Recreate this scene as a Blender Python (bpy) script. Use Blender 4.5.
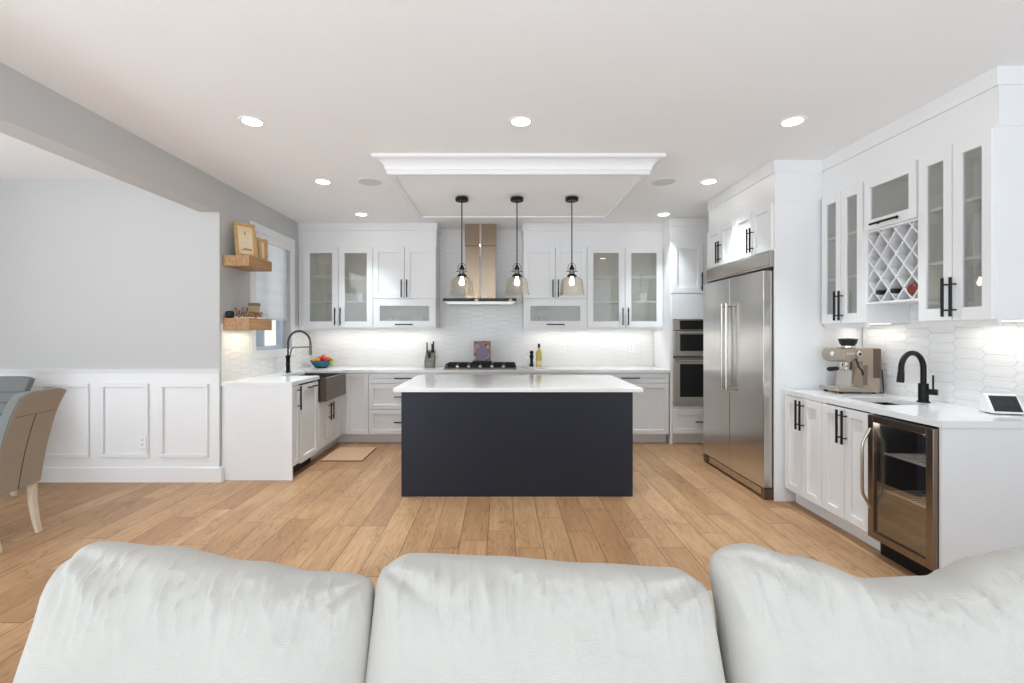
import bpy, bmesh, math, random
from mathutils import Vector, Matrix, noise

for o in list(bpy.data.objects):
    bpy.data.objects.remove(o)
random.seed(7)
PI = math.pi
S = bpy.context.scene
COL = S.collection

# ------------------------------------------------------------------ camera, sky, exposure
cam_d = bpy.data.cameras.new('camera')
cam_d.sensor_width = 36.0
cam_d.lens = 460.0 / 1024.0 * 36.0
cam_d.shift_x = 12.0 / 1024.0
cam_d.shift_y = -9.5 / 1024.0
cam_d.clip_start = 0.02
cam = bpy.data.objects.new('camera', cam_d)
COL.objects.link(cam)
cam.location = (0, 0, 1.39)
cam.rotation_euler = (PI / 2, 0, 0)
S.camera = cam

S.view_settings.view_transform = 'Standard'
S.view_settings.look = 'None'
S.view_settings.gamma = 1.0
S.view_settings.use_curve_mapping = False
S.view_settings.exposure = 0.34

world = bpy.data.worlds.new('sky')
S.world = world
world.use_nodes = True
bg = world.node_tree.nodes['Background']
# hazy bright sky above, bright lower half added to lift the ceiling: it reaches the room through the open living-room side
SKY, GROUND_FILL = 1.3, 2.15
_tc = world.node_tree.nodes.new('ShaderNodeTexCoord')
_sx = world.node_tree.nodes.new('ShaderNodeSeparateXYZ')
_rp = world.node_tree.nodes.new('ShaderNodeValToRGB')
world.node_tree.links.new(_tc.outputs['Generated'], _sx.inputs[0])
_mr = world.node_tree.nodes.new('ShaderNodeMapRange')
_mr.inputs['From Min'].default_value = -1.0
world.node_tree.links.new(_sx.outputs[2], _mr.inputs['Value'])
world.node_tree.links.new(_mr.outputs[0], _rp.inputs[0])
_e = _rp.color_ramp.elements
_e[0].position, _e[0].color = 0.47, (0.875 * GROUND_FILL / 4, 0.955 * GROUND_FILL / 4, 1.04 * GROUND_FILL / 4, 1)
_e[1].position, _e[1].color = 0.51, (0.86 * SKY / 4, 0.955 * SKY / 4, 1.05 * SKY / 4, 1)
world.node_tree.links.new(_rp.outputs[0], bg.inputs[0])
bg.inputs[1].default_value = 4.0


def area_light(name, loc, rot, sx, sy, power, color=(1, 1, 1), shape='RECTANGLE'):
    d = bpy.data.lights.new(name, 'AREA')
    d.shape = shape
    d.size = sx
    if shape == 'RECTANGLE':
        d.size_y = sy
    d.energy = power
    d.color = color
    o = bpy.data.objects.new(name, d)
    COL.objects.link(o)
    o.location = loc
    o.rotation_euler = rot
    return o


# unseen fill added behind the camera to lift the ceiling; daylight through the tall dining-room window at the left
area_light('rear_ceiling_fill', (-0.3, -2.9, 1.3), (math.radians(90 + 38), 0, 0), 6.5, 2.2, 1, (0.93, 0.97, 1.0))
area_light('dining_window_daylight', (-5.25, 0.55, 1.5), (PI / 2, 0, -PI / 2), 1.9, 2.0, 38, (0.90, 0.96, 1.0))

# key positions of the room (metres, camera at the origin looking along +Y)
H = 2.80            # ceiling
XL = -2.61          # kitchen left wall
XR = 2.975          # right wall
YB = 6.32           # back wall
YD = 4.28           # dining room far wall
CT = 0.92           # counter top
YU = 5.95           # front of back upper cabinets
YF = 5.72           # front of back base cabinets
XU = 2.645          # front of right upper cabinets
XBF = 2.345         # front of right base cabinets
XLF = -1.97         # front of left base cabinets


# ------------------------------------------------------------------ materials
def srgb(r, g, b):
    def f(c):
        c /= 255.0
        return c / 12.92 if c <= 0.04045 else ((c + 0.055) / 1.055) ** 2.4
    return (f(r), f(g), f(b), 1.0)


class NT:
    def __init__(self, name):
        self.m = bpy.data.materials.new(name)
        self.m.use_nodes = True
        self.t = self.m.node_tree
        self.p = self.t.nodes['Principled BSDF']
        self.out = self.t.nodes['Material Output']

    def n(self, typ, **kw):
        nd = self.t.nodes.new(typ)
        for k, v in kw.items():
            setattr(nd, k, v)
        return nd

    def l(self, a, b):
        self.t.links.new(a, b)

    def put(self, sock, v):
        if isinstance(v, (int, float)):
            sock.default_value = v
        elif isinstance(v, tuple):
            sock.default_value = v
        else:
            self.l(v, sock)

    def math(self, op, a, b=0.0, c=None):
        nd = self.n('ShaderNodeMath', operation=op)
        self.put(nd.inputs[0], a)
        self.put(nd.inputs[1], b)
        if c is not None:
            self.put(nd.inputs[2], c)
        return nd.outputs[0]

    def mix(self, fac, a, b, blend='MIX'):
        nd = self.n('ShaderNodeMix', data_type='RGBA', blend_type=blend)
        self.put(nd.inputs[0], fac)
        self.put(nd.inputs[6], a)
        self.put(nd.inputs[7], b)
        return nd.outputs[2]

    def noise(self, vec, scale, detail=3.0, rough=0.5):
        nd = self.n('ShaderNodeTexNoise')
        if vec is not None:
            self.l(vec, nd.inputs['Vector'])
        nd.inputs['Scale'].default_value = scale
        nd.inputs['Detail'].default_value = detail
        nd.inputs['Roughness'].default_value = rough
        return nd.outputs['Fac']

    def obj(self):
        return self.n('ShaderNodeTexCoord').outputs['Object']

    def mapping(self, vec, scale=(1, 1, 1), rot=(0, 0, 0)):
        nd = self.n('ShaderNodeMapping')
        self.l(vec, nd.inputs[0])
        nd.inputs['Scale'].default_value = scale
        nd.inputs['Rotation'].default_value = rot
        return nd.outputs[0]

    def ramp(self, fac, stops):
        nd = self.n('ShaderNodeValToRGB')
        self.l(fac, nd.inputs[0])
        e = nd.color_ramp.elements
        while len(e) < len(stops):
            e.new(0.5)
        for el, (p, c) in zip(e, stops):
            el.position = p
            el.color = c
        return nd.outputs[0]

    def bump(self, h, strength=0.3, dist=0.01):
        nd = self.n('ShaderNodeBump')
        nd.inputs['Strength'].default_value = strength
        nd.inputs['Distance'].default_value = dist
        self.l(h, nd.inputs['Height'])
        self.l(nd.outputs[0], self.p.inputs['Normal'])


def simple(name, col, rough=0.5, metal=0.0, var=0.03, vscale=4.0, bump=0.0, bscale=200.0, spec=0.5, coat=0.0):
    k = NT(name)
    v = k.obj()
    f = k.noise(v, vscale, 3)
    d = tuple(max(0, c * (1 - var)) for c in col[:3]) + (1,)
    u = tuple(min(1, c * (1 + var)) for c in col[:3]) + (1,)
    k.l(k.ramp(f, [(0.3, d), (0.7, u)]), k.p.inputs['Base Color'])
    k.p.inputs['Roughness'].default_value = rough
    k.p.inputs['Metallic'].default_value = metal
    k.p.inputs['Specular IOR Level'].default_value = spec
    k.p.inputs['Coat Weight'].default_value = coat
    if bump:
        k.bump(k.noise(v, bscale, 2), bump, 0.002)
    return k.m


def brushed(name, col, rough=0.25, scale=(3, 3, 300), var=0.04):
    k = NT(name)
    v = k.mapping(k.obj(), scale)
    f = k.noise(v, 1.0, 2)
    d = tuple(c * (1 - var) for c in col[:3]) + (1,)
    u = tuple(min(1, c * (1 + var)) for c in col[:3]) + (1,)
    k.l(k.ramp(f, [(0.3, d), (0.7, u)]), k.p.inputs['Base Color'])
    k.p.inputs['Metallic'].default_value = 1.0
    k.p.inputs['Roughness'].default_value = rough
    k.bump(f, 0.05, 0.001)
    return k.m


def emit(name, col, strength):
    k = NT(name)
    k.p.inputs['Base Color'].default_value = (0.8, 0.8, 0.8, 1)
    k.p.inputs['Emission Color'].default_value = col
    k.p.inputs['Emission Strength'].default_value = strength
    return k.m


def glass(name, tint, base_refl=0.04, ior=1.45, rough=0.01, refl_col=(1, 1, 1, 1), haze=0.0):
    k = NT(name)
    k.t.nodes.remove(k.p)
    tr = k.n('ShaderNodeBsdfTransparent')
    tr.inputs[0].default_value = tint
    gl = k.n('ShaderNodeBsdfGlossy')
    gl.inputs['Color'].default_value = refl_col
    gl.inputs['Roughness'].default_value = rough
    fr = k.n('ShaderNodeFresnel')
    # same reflectance on both faces of a thin pane
    gm = k.n('ShaderNodeNewGeometry')
    k.l(k.math('ADD', k.math('MULTIPLY', gm.outputs['Backfacing'], 1.0 / ior - ior), ior), fr.inputs[0])
    f = k.math('ADD', fr.outputs[0], base_refl)
    f = k.math('MINIMUM', f, 1.0)
    mx = k.n('ShaderNodeMixShader')
    k.l(f, mx.inputs[0])
    body = tr.outputs[0]
    if haze:
        df = k.n('ShaderNodeBsdfDiffuse')
        df.inputs[0].default_value = (0.80, 0.79, 0.75, 1)
        hz = k.n('ShaderNodeMixShader')
        hz.inputs[0].default_value = haze
        k.l(tr.outputs[0], hz.inputs[1])
        k.l(df.outputs[0], hz.inputs[2])
        body = hz.outputs[0]
    k.l(body, mx.inputs[1])
    k.l(gl.outputs[0], mx.inputs[2])
    k.l(mx.outputs[0], k.out.inputs[0])
    return k.m


def floor_material():
    k = NT('oak_planks')
    v = k.obj()
    sp = k.n('ShaderNodeSeparateXYZ')
    k.l(v, sp.inputs[0])
    PW, PL = 0.183, 1.25
    xi = k.math('DIVIDE', k.math('ADD', sp.outputs[0], 20.03), PW)
    col = k.math('FLOOR', xi)
    xf = k.math('FRACT', xi)
    wn = k.n('ShaderNodeTexWhiteNoise', noise_dimensions='1D')
    k.l(col, wn.inputs['W'])
    off = k.math('MULTIPLY', wn.outputs['Value'], PL * 3.7)
    yi = k.math('DIVIDE', k.math('ADD', k.math('ADD', sp.outputs[1], 20.0), off), PL)
    row = k.math('FLOOR', yi)
    yf = k.math('FRACT', yi)
    cid = k.n('ShaderNodeCombineXYZ')
    k.l(col, cid.inputs[0])
    k.l(row, cid.inputs[1])
    wn2 = k.n('ShaderNodeTexWhiteNoise', noise_dimensions='2D')
    k.l(cid.outputs[0], wn2.inputs['Vector'])
    tone = k.ramp(wn2.outputs['Value'], [(0.0, srgb(172, 132, 94)), (0.22, srgb(183, 143, 104)), (0.45, srgb(189, 149, 109)),
                                         (0.7, srgb(196, 157, 117)), (1.0, srgb(185, 146, 107))])
    # grain: shift the pattern for every plank
    sh = k.n('ShaderNodeVectorMath', operation='SCALE')
    k.l(wn2.outputs['Color'], sh.inputs[0])
    sh.inputs['Scale'].default_value = 30.0
    ad = k.n('ShaderNodeVectorMath', operation='ADD')
    k.l(v, ad.inputs[0])
    k.l(sh.outputs[0], ad.inputs[1])
    g1 = k.noise(k.mapping(ad.outputs[0], (34, 2.0, 1)), 1.0, 4, 0.6)
    pore = k.noise(k.mapping(ad.outputs[0], (150, 6.0, 1)), 1.0, 2, 0.5)
    g2 = k.noise(k.mapping(ad.outputs[0], (7.5, 1.2, 1)), 1.0, 2, 0.45)
    ringv = k.math('FRACT', k.math('MULTIPLY', g2, 17.0))
    ring = k.math('ABSOLUTE', k.math('SUBTRACT', ringv, 0.5))
    c = k.mix(1.0, tone, k.ramp(g1, [(0.32, (0.86, 0.83, 0.80, 1)), (0.62, (1.04, 1.035, 1.03, 1))]), 'MULTIPLY')
    patch = k.noise(k.mapping(ad.outputs[0], (5, 1.3, 1)), 1.0, 2)
    pm = k.ramp(patch, [(0.42, (0, 0, 0, 1)), (0.66, (1, 1, 1, 1))])
    rm = k.ramp(ring, [(0.0, (1, 1, 1, 1)), (0.17, (0, 0, 0, 1))])
    c = k.mix(k.math('MULTIPLY', k.math('MULTIPLY', rm, k.math('ADD', k.math('MULTIPLY', pm, 0.75), 0.25)), 0.72), c, srgb(116, 80, 52))
    c = k.mix(k.math('MULTIPLY', pm, 0.42), c, srgb(148, 108, 76))
    c = k.mix(k.math('MULTIPLY', k.ramp(pore, [(0.30, (1, 1, 1, 1)), (0.44, (0, 0, 0, 1))]), 0.5), c, srgb(122, 86, 58))
    # joints
    ex = k.math('MULTIPLY', k.math('MINIMUM', xf, k.math('SUBTRACT', 1.0, xf)), PW)
    ey = k.math('MULTIPLY', k.math('MINIMUM', yf, k.math('SUBTRACT', 1.0, yf)), PL)
    e = k.math('MINIMUM', ex, ey)
    j = k.ramp(k.math('MULTIPLY', e, 100.0), [(0.10, (1, 1, 1, 1)), (0.36, (0, 0, 0, 1))])
    c = k.mix(k.math('MULTIPLY', j, 0.85), c, srgb(84, 58, 38))
    k.l(c, k.p.inputs['Base Color'])
    k.p.inputs['Roughness'].default_value = 0.42
    k.p.inputs['Specular IOR Level'].default_value = 0.4
    hh = k.math('SUBTRACT', k.math('MULTIPLY', g1, 0.25), j)
    k.bump(hh, 0.25, 0.003)
    return k.m


def tile_material(name, axis, L=0.205, h=0.066, p=0.026):
    """glossy white elongated-hexagon (picket) tile with a rippled face; axis = 0 for a wall along X, 1 for a wall along Y"""
    k = NT(name)
    v = k.obj()
    sp = k.n('ShaderNodeSeparateXYZ')
    k.l(v, sp.inputs[0])
    X = k.math('ADD', sp.outputs[axis], 20.0)
    Z = k.math('ADD', sp.outputs[2], 20.0)
    a = L / 2
    pitch = 2 * (L - p)

    def lat(ox, oz):
        x = k.math('SUBTRACT', k.math('MULTIPLY', k.math('FRACT', k.math('DIVIDE', k.math('ADD', X, ox), pitch)), pitch), pitch / 2)
        z = k.math('SUBTRACT', k.math('MULTIPLY', k.math('FRACT', k.math('DIVIDE', k.math('ADD', Z, oz), h)), h), h / 2)
        ax = k.math('ABSOLUTE', x)
        az = k.math('ABSOLUTE', z)
        d1 = k.math('SUBTRACT', az, h / 2)
        d2 = k.math('MULTIPLY', k.math('SUBTRACT', k.math('ADD', ax, k.math('MULTIPLY', az, 2 * p / h)), a), 0.78)
        return k.math('MAXIMUM', d1, d2)
    d = k.math('MINIMUM', lat(0, 0), lat(pitch / 2, h / 2))
    body = k.ramp(k.math('MULTIPLY', d, -100.0), [(0.06, (0, 0, 0, 1)), (0.40, (1, 1, 1, 1))])
    mp = (5, 5, 26)
    rip = k.noise(k.mapping(v, mp), 1.0, 2)
    col = k.mix(body, srgb(229, 229, 228), srgb(240, 240, 239))
    k.l(col, k.p.inputs['Base Color'])
    k.p.inputs['Roughness'].default_value = 0.12
    hgt = k.math('ADD', body, k.math('MULTIPLY', rip, 2.6))
    k.bump(hgt, 0.55, 0.004)
    return k.m


def wood_material(name, a, b, axis=(2, 40, 40), rough=0.5):
    k = NT(name)
    f = k.noise(k.mapping(k.obj(), axis), 1.0, 4, 0.6)
    k.l(k.ramp(f, [(0.3, a), (0.7, b)]), k.p.inputs['Base Color'])
    k.p.inputs['Roughness'].default_value = rough
    k.bump(f, 0.15, 0.002)
    return k.m


def fabric_material(name, col, scale=600.0, bump=0.35, spots=False):
    k = NT(name)
    v = k.obj()
    w1 = k.n('ShaderNodeTexWave', wave_type='BANDS', bands_direction='X')
    w1.inputs['Scale'].default_value = scale / 6
    w1.inputs['Distortion'].default_value = 1.5
    w2 = k.n('ShaderNodeTexWave', wave_type='BANDS', bands_direction='Z')
    w2.inputs['Scale'].default_value = scale / 6
    w2.inputs['Distortion'].default_value = 1.5
    k.l(v, w1.inputs[0])
    k.l(v, w2.inputs[0])
    wv = k.math('MULTIPLY', k.math('ADD', w1.outputs['Fac'], w2.outputs['Fac']), 0.5)
    f = k.noise(v, 14, 4)
    f2 = k.noise(v, 260, 2)
    d = tuple(c * 0.94 for c in col[:3]) + (1,)
    c = k.mix(f, d, col)
    c = k.mix(k.math('MULTIPLY', f2, 0.14), c, tuple(q * 0.72 for q in col[:3]) + (1,))
    k.l(c, k.p.inputs['Base Color'])
    k.p.inputs['Roughness'].default_value = 0.92
    k.p.inputs['Specular IOR Level'].default_value = 0.15
    k.p.inputs['Sheen Weight'].default_value = 0.15
    k.bump(k.math('ADD', wv, f2), bump, 0.0015)
    return k.m


M = {}
M['ceiling'] = simple('ceiling_paint', srgb(246, 246, 246), 0.9, var=0.008, vscale=1.5, bump=0.35, bscale=90)
M['wall'] = simple('grey_wall_paint', srgb(198, 197, 195), 0.75, var=0.008, vscale=1.5, bump=0.08, bscale=150)
M['trim'] = simple('white_trim_paint', srgb(237, 237, 237), 0.45, var=0.006)
M['cab'] = simple('white_cabinet_paint', srgb(236, 236, 236), 0.33, var=0.006)
M['cab_in'] = simple('cabinet_interior', srgb(240, 234, 216), 0.6, var=0.015)
M['quartz'] = simple('white_quartz', srgb(238, 238, 237), 0.12, var=0.02, vscale=3)
M['navy'] = simple('navy_island_paint', srgb(25, 30, 44), 0.42, var=0.03, vscale=2)
M['black'] = simple('matte_black_metal', srgb(10, 10, 11), 0.42, var=0.05, vscale=20, spec=0.3)
M['black_gloss'] = simple('black_glass', srgb(14, 12, 11), 0.06, var=0.05)
M['black_plastic'] = simple('black_plastic', srgb(20, 20, 21), 0.5, var=0.05)
M['toe'] = simple('toe_kick_paint', srgb(234, 235, 237), 0.5, var=0.01)
M['steel'] = brushed('brushed_steel', srgb(200, 193, 184), 0.2)
M['steel_v'] = brushed('brushed_steel_door', srgb(214, 211, 207), 0.2, (60, 60, 1.5))
M['steel_dark'] = brushed('dark_steel', srgb(128, 118, 108), 0.32)
M['chimney'] = brushed('chimney_steel', srgb(178, 160, 140), 0.24, (120, 120, 2))
M['sink'] = brushed('sink_steel', srgb(116, 106, 96), 0.3, (3, 60, 60))
M['chrome'] = simple('polished_chrome', srgb(225, 222, 218), 0.06, 1.0, var=0.01)
M['floor'] = floor_material()
M['tile_x'] = tile_material('picket_tile_back', 0)
M['tile_y'] = tile_material('picket_tile_side', 1)
M['cabglass'] = glass('cabinet_glass', (0.90, 0.90, 0.88, 1), 0.03, 1.45, haze=0.13)
M['winglass'] = glass('window_glass', (0.95, 0.97, 0.98, 1), 0.02, 1.4)
_k = NT('smoky_amber_glass')
_k.t.nodes.remove(_k.p)
_g = _k.n('ShaderNodeBsdfGlass')
_g.inputs['Color'].default_value = (0.955, 0.935, 0.90, 1)
_g.inputs['Roughness'].default_value = 0.0
_g.inputs['IOR'].default_value = 1.35
_k.l(_g.outputs[0], _k.out.inputs[0])
M['pendglass'] = _k.m
M['coolglass'] = glass('dark_cooler_glass', (0.80, 0.77, 0.73, 1), 0.17, 1.45)
M['clear'] = glass('clear_glass', (0.93, 0.95, 0.96, 1), 0.04, 1.45)
M['sofa'] = fabric_material('ivory_sofa_fabric', srgb(195, 190, 182))
M['sofa_frame'] = fabric_material('cream_sofa_frame', srgb(222, 214, 198))
M['wood'] = wood_material('shelf_wood', srgb(150, 108, 66), srgb(190, 146, 98), (40, 2.5, 30))
M['gold'] = simple('gold_frame', srgb(196, 158, 104), 0.38, 0.35, var=0.12, vscale=40)
M['bulb'] = emit('bulb_glow', (1.0, 0.86, 0.66, 1), 22.0)
M['lamp'] = emit('recessed_diffuser', (1.0, 0.95, 0.86, 1), 14.0)
M['led'] = emit('led_bar', (1.0, 0.95, 0.88, 1), 0.8)
M['grille'] = simple('speaker_grille', srgb(212, 212, 212), 0.8, var=0.02, vscale=200)
M['mat_tan'] = simple('tan_mat', srgb(196, 158, 124), 0.8, var=0.05, vscale=30, bump=0.3, bscale=300)
M['mat_edge'] = simple('brown_mat_edge', srgb(110, 70, 50), 0.8)
M['teal'] = simple('teal_ceramic', srgb(24, 96, 120), 0.25, var=0.08, vscale=20)
M['white_cer'] = simple('white_ceramic', srgb(240, 238, 234), 0.2)
M['plate_blue'] = simple('blue_grey_plates', srgb(150, 172, 196), 0.3, var=0.08)
M['white_pl'] = simple('white_plastic', srgb(240, 240, 240), 0.35)


def blind_material():
    k = NT('zebra_blind')
    sp = k.n('ShaderNodeSeparateXYZ')
    k.l(k.obj(), sp.inputs[0])
    f = k.math('FRACT', k.math('MULTIPLY', sp.outputs[2], 7.0))
    band = k.ramp(f, [(0.46, (0, 0, 0, 1)), (0.54, (1, 1, 1, 1))])
    col = k.mix(band, srgb(253, 253, 254), srgb(248, 250, 252))
    k.l(col, k.p.inputs['Base Color'])
    k.p.inputs['Roughness'].default_value = 0.8
    tl = k.n('ShaderNodeBsdfTranslucent')
    k.l(col, tl.inputs[0])
    mx = k.n('ShaderNodeMixShader')
    mx.inputs[0].default_value = 0.85
    k.l(k.p.outputs[0], mx.inputs[1])
    k.l(tl.outputs[0], mx.inputs[2])
    k.l(mx.outputs[0], k.out.inputs[0])
    return k.m


M['blind'] = blind_material()


# ------------------------------------------------------------------ mesh helpers
BASE = {}


def set_props(o, label=None, cat=None, group=None, kind=None):
    if label:
        o['label'] = label
    if cat:
        o['category'] = cat
    if group:
        o['group'] = group
    if kind:
        o['kind'] = kind
    return o


def thing(name, label, cat, base=(0, 0, 0), group=None, kind=None):
    o = bpy.data.objects.new(name, None)
    o.empty_display_size = 0.05
    COL.objects.link(o)
    o.location = base
    BASE[o.name] = Vector(base)
    return set_props(o, label, cat, group, kind)


def top_of(o):
    while o.parent:
        o = o.parent
    return o


class MB:
    def __init__(self):
        self.b = bmesh.new()

    def box(self, x0, x1, y0, y1, z0, z1):
        vs = [self.b.verts.new((x, y, z)) for x in (x0, x1) for y in (y0, y1) for z in (z0, z1)]
        for f in ((0, 1, 3, 2), (4, 6, 7, 5), (0, 4, 5, 1), (2, 3, 7, 6), (0, 2, 6, 4), (1, 5, 7, 3)):
            self.b.faces.new([vs[i] for i in f])
        return self

    def prism(self, poly, axis, a0, a1):
        """poly = 2-D outline in the two other axes, extruded along axis from a0 to a1"""
        def mk(p, a):
            if axis == 0:
                return (a, p[0], p[1])
            if axis == 1:
                return (p[0], a, p[1])
            return (p[0], p[1], a)
        A = [self.b.verts.new(mk(p, a0)) for p in poly]
        B = [self.b.verts.new(mk(p, a1)) for p in poly]
        n = len(poly)
        self.b.faces.new(A)
        self.b.faces.new(B[::-1])
        for i in range(n):
            self.b.faces.new((A[i], B[i], B[(i + 1) % n], A[(i + 1) % n]))
        return self

    def tube(self, path, r, seg=12, smooth=True):
        path = [Vector(p) for p in path]
        n = len(path)
        rs = r if isinstance(r, (list, tuple)) else [r] * n
        t0 = (path[1] - path[0]).normalized()
        up = Vector((0, 0, 1)) if abs(t0.z) < 0.9 else Vector((1, 0, 0))
        nrm = t0.cross(up).normalized()
        rings = []
        prev = t0
        for i, p in enumerate(path):
            if i == 0:
                t = t0
            elif i == n - 1:
                t = (path[i] - path[i - 1]).normalized()
            else:
                t = ((path[i + 1] - path[i]).normalized() + (path[i] - path[i - 1]).normalized())
                t = t.normalized() if t.length > 1e-6 else prev
            ax = prev.cross(t)
            if ax.length > 1e-6:
                nrm = Matrix.Rotation(prev.angle(t), 3, ax.normalized()) @ nrm
            prev = t
            bn = t.cross(nrm).normalized()
            rings.append([self.b.verts.new(p + (nrm * math.cos(2 * PI * k / seg) + bn * math.sin(2 * PI * k / seg)) * rs[i]) for k in range(seg)])
        for a, b in zip(rings, rings[1:]):
            for k in range(seg):
                f = self.b.faces.new((a[k], a[(k + 1) % seg], b[(k + 1) % seg], b[k]))
                f.smooth = smooth
        self.b.faces.new(rings[0][::-1])
        self.b.faces.new(rings[-1])
        return self

    def cyl(self, p0, p1, r, r2=None, seg=16):
        return self.tube([p0, p1], [r, r if r2 is None else r2], seg)

    def lathe(self, prof, c=(0, 0, 0), seg=28, axis='z'):
        c = Vector(c)
        rings = []
        for (r, z) in prof:
            if r < 1e-5:
                rings.append([self.b.verts.new(c + self._ax(0, 0, z, axis))])
            else:
                rings.append([self.b.verts.new(c + self._ax(r * math.cos(2 * PI * k / seg), r * math.sin(2 * PI * k / seg), z, axis)) for k in range(seg)])
        for a, b in zip(rings, rings[1:]):
            for k in range(seg):
                k2 = (k + 1) % seg
                if len(a) == 1 and len(b) == 1:
                    continue
                if len(a) == 1:
                    f = self.b.faces.new((a[0], b[k], b[k2]))
                elif len(b) == 1:
                    f = self.b.faces.new((a[k], b[0], a[k2]))
                else:
                    f = self.b.faces.new((a[k], b[k], b[k2], a[k2]))
                f.smooth = True
        return self

    @staticmethod
    def _ax(x, y, z, axis):
        if axis == 'z':
            return Vector((x, y, z))
        if axis == 'x':
            return Vector((z, x, y))
        return Vector((x, z, y))

    def ball(self, c, r, sc=(1, 1, 1), seg=16):
        m = Matrix.Translation(c) @ Matrix.Diagonal((sc[0], sc[1], sc[2], 1))
        g = bmesh.ops.create_uvsphere(self.b, u_segments=seg, v_segments=seg // 2 + 2, radius=r, matrix=m)
        for v in g['verts']:
            for f in v.link_faces:
                f.smooth = True
        return self

    def rot(self, angle, axis, center):
        bmesh.ops.rotate(self.b, verts=self.b.verts, cent=center, matrix=Matrix.Rotation(angle, 3, axis))
        return self

    def build(self, name, mat, parent=None, base=None, bevel=0.0, label=None, cat=None, group=None, kind=None, sharp=None, seg=2):
        bmesh.ops.recalc_face_normals(self.b, faces=self.b.faces)
        off = Vector((0, 0, 0))
        if parent is not None:
            off = BASE[top_of(parent).name]
        elif base is not None:
            off = Vector(base)
        if off.length > 0:
            bmesh.ops.translate(self.b, verts=self.b.verts, vec=-off)
        me = bpy.data.meshes.new(name)
        self.b.to_mesh(me)
        self.b.free()
        mats = mat if isinstance(mat, (list, tuple)) else [mat]
        for m_ in mats:
            me.materials.append(m_)
        if any(p.use_smooth for p in me.polygons):
            me.set_sharp_from_angle(angle=math.radians(sharp or 40))
        o = bpy.data.objects.new(name, me)
        COL.objects.link(o)
        if parent is not None:
            o.parent = parent
        else:
            o.location = off
            BASE[o.name] = off.copy()
        if bevel:
            md = o.modifiers.new('bevel', 'BEVEL')
            md.width = bevel
            md.segments = seg
            md.limit_method = 'ANGLE'
            md.angle_limit = math.radians(40)
        return set_props(o, label, cat, group, kind)


def struct(name, mb, mat, **kw):
    return mb.build(name, mat, kind='structure', **kw)


def place(root, loc, rotz=0.0):
    root.location = loc
    root.rotation_euler = (0, 0, rotz)
    return root


def dup(root, loc, rotz=None, label=None, group=None):
    r = root.copy()
    COL.objects.link(r)
    r.location = loc
    if rotz is not None:
        r.rotation_euler = (0, 0, rotz)
    if label:
        r['label'] = label
    if group:
        r['group'] = group

    def rec(src, dst):
        for ch in list(src.children):
            c = ch.copy()
            COL.objects.link(c)
            c.parent = dst
            rec(ch, c)
    rec(root, r)
    return r


# ------------------------------------------------------------------ the room shell
struct('floor', MB().box(-5.3, 3.1, -0.45, YB + 0.12, -0.06, 0.0), M['floor'])
struct('ceiling', MB().box(-5.3, 3.1, -0.45, YB + 0.12, H, H + 0.08), M['ceiling'])
struct('wall_back', MB().box(-2.79, 3.1, YB, YB + 0.12, 0, H), M['wall'])
struct('wall_right', MB().box(XR, XR + 0.125, -0.45, YB, 0, H), M['wall'])
struct('wall_light_block', MB().box(-5.4, -5.3, 2.45, YD + 0.12, 0, H), M['wall'])  # unseen partial wall, added to cut the light on the dining wall
struct('wall_dining', MB().box(-5.3, XL, YD, YD + 0.12, 0, H), M['wall'])
WY0, WY1, WZ0, WZ1 = 4.88, 5.73, 1.18, 2.47
wl = MB()
wl.box(-2.79, XL, YD + 0.12, WY0, 0, H)
wl.box(-2.79, XL, WY1, YB, 0, H)
wl.box(-2.79, XL, WY0, WY1, 0, WZ0)
wl.box(-2.79, XL, WY0, WY1, WZ1, H)
struct('wall_left', wl, M['wall'])
struct('trim_1', MB().box(-2.79, XL, -0.45, YD, 2.505, H), M['wall'])   # header beam over the opening to the dining room

# wainscot on the dining wall: board, cap, frames, baseboard
wb = MB()
wb.box(-5.3, XL, YD - 0.012, YD, 0.13, 1.02)
struct('trim_2', wb, M['trim'])
cap = MB()
cap.prism([(YD - 0.03, 1.05), (YD, 1.05), (YD, 1.005), (YD - 0.014, 1.005), (YD - 0.022, 1.03)], 0, -5.3, XL)
struct('trim_3', cap, M['trim'])
tn = 4
yw = YD - 0.012
for i in range(-3, 4):
    px0 = 160.4 - 59.4 * (3 - i) if i <= 3 else 0
    x0 = (px0 - 500) * yw / 460
    x1 = (px0 + 48.2 - 500) * yw / 460
    z0, z1 = 0.228, 0.912
    t = 0.034
    fr = MB()
    for (a, b, c, d) in ((x0, x1, z0, z0 + t), (x0, x1, z1 - t, z1), (x0, x0 + t, z0 + t, z1 - t), (x1 - t, x1, z0 + t, z1 - t)):
        fr.box(a, b, yw - 0.02, yw, c, d)
    struct('trim_%d' % tn, fr, M['trim'], bevel=0.005)
    tn += 1
bb = MB()
bb.prism([(YD - 0.03, 0), (YD, 0), (YD, 0.14), (YD - 0.022, 0.14), (YD - 0.03, 0.13)], 0, -5.3, XL)
bb.box(XL, XL + 0.03, YD - 0.03, 4.304, 0, 0.135)
struct('baseboard_dining', bb, M['trim'])

# crown and riser boards over the cabinets
CZ = 2.70
DT = 2.49           # top of the upper doors


def riser(poly):
    return poly


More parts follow.
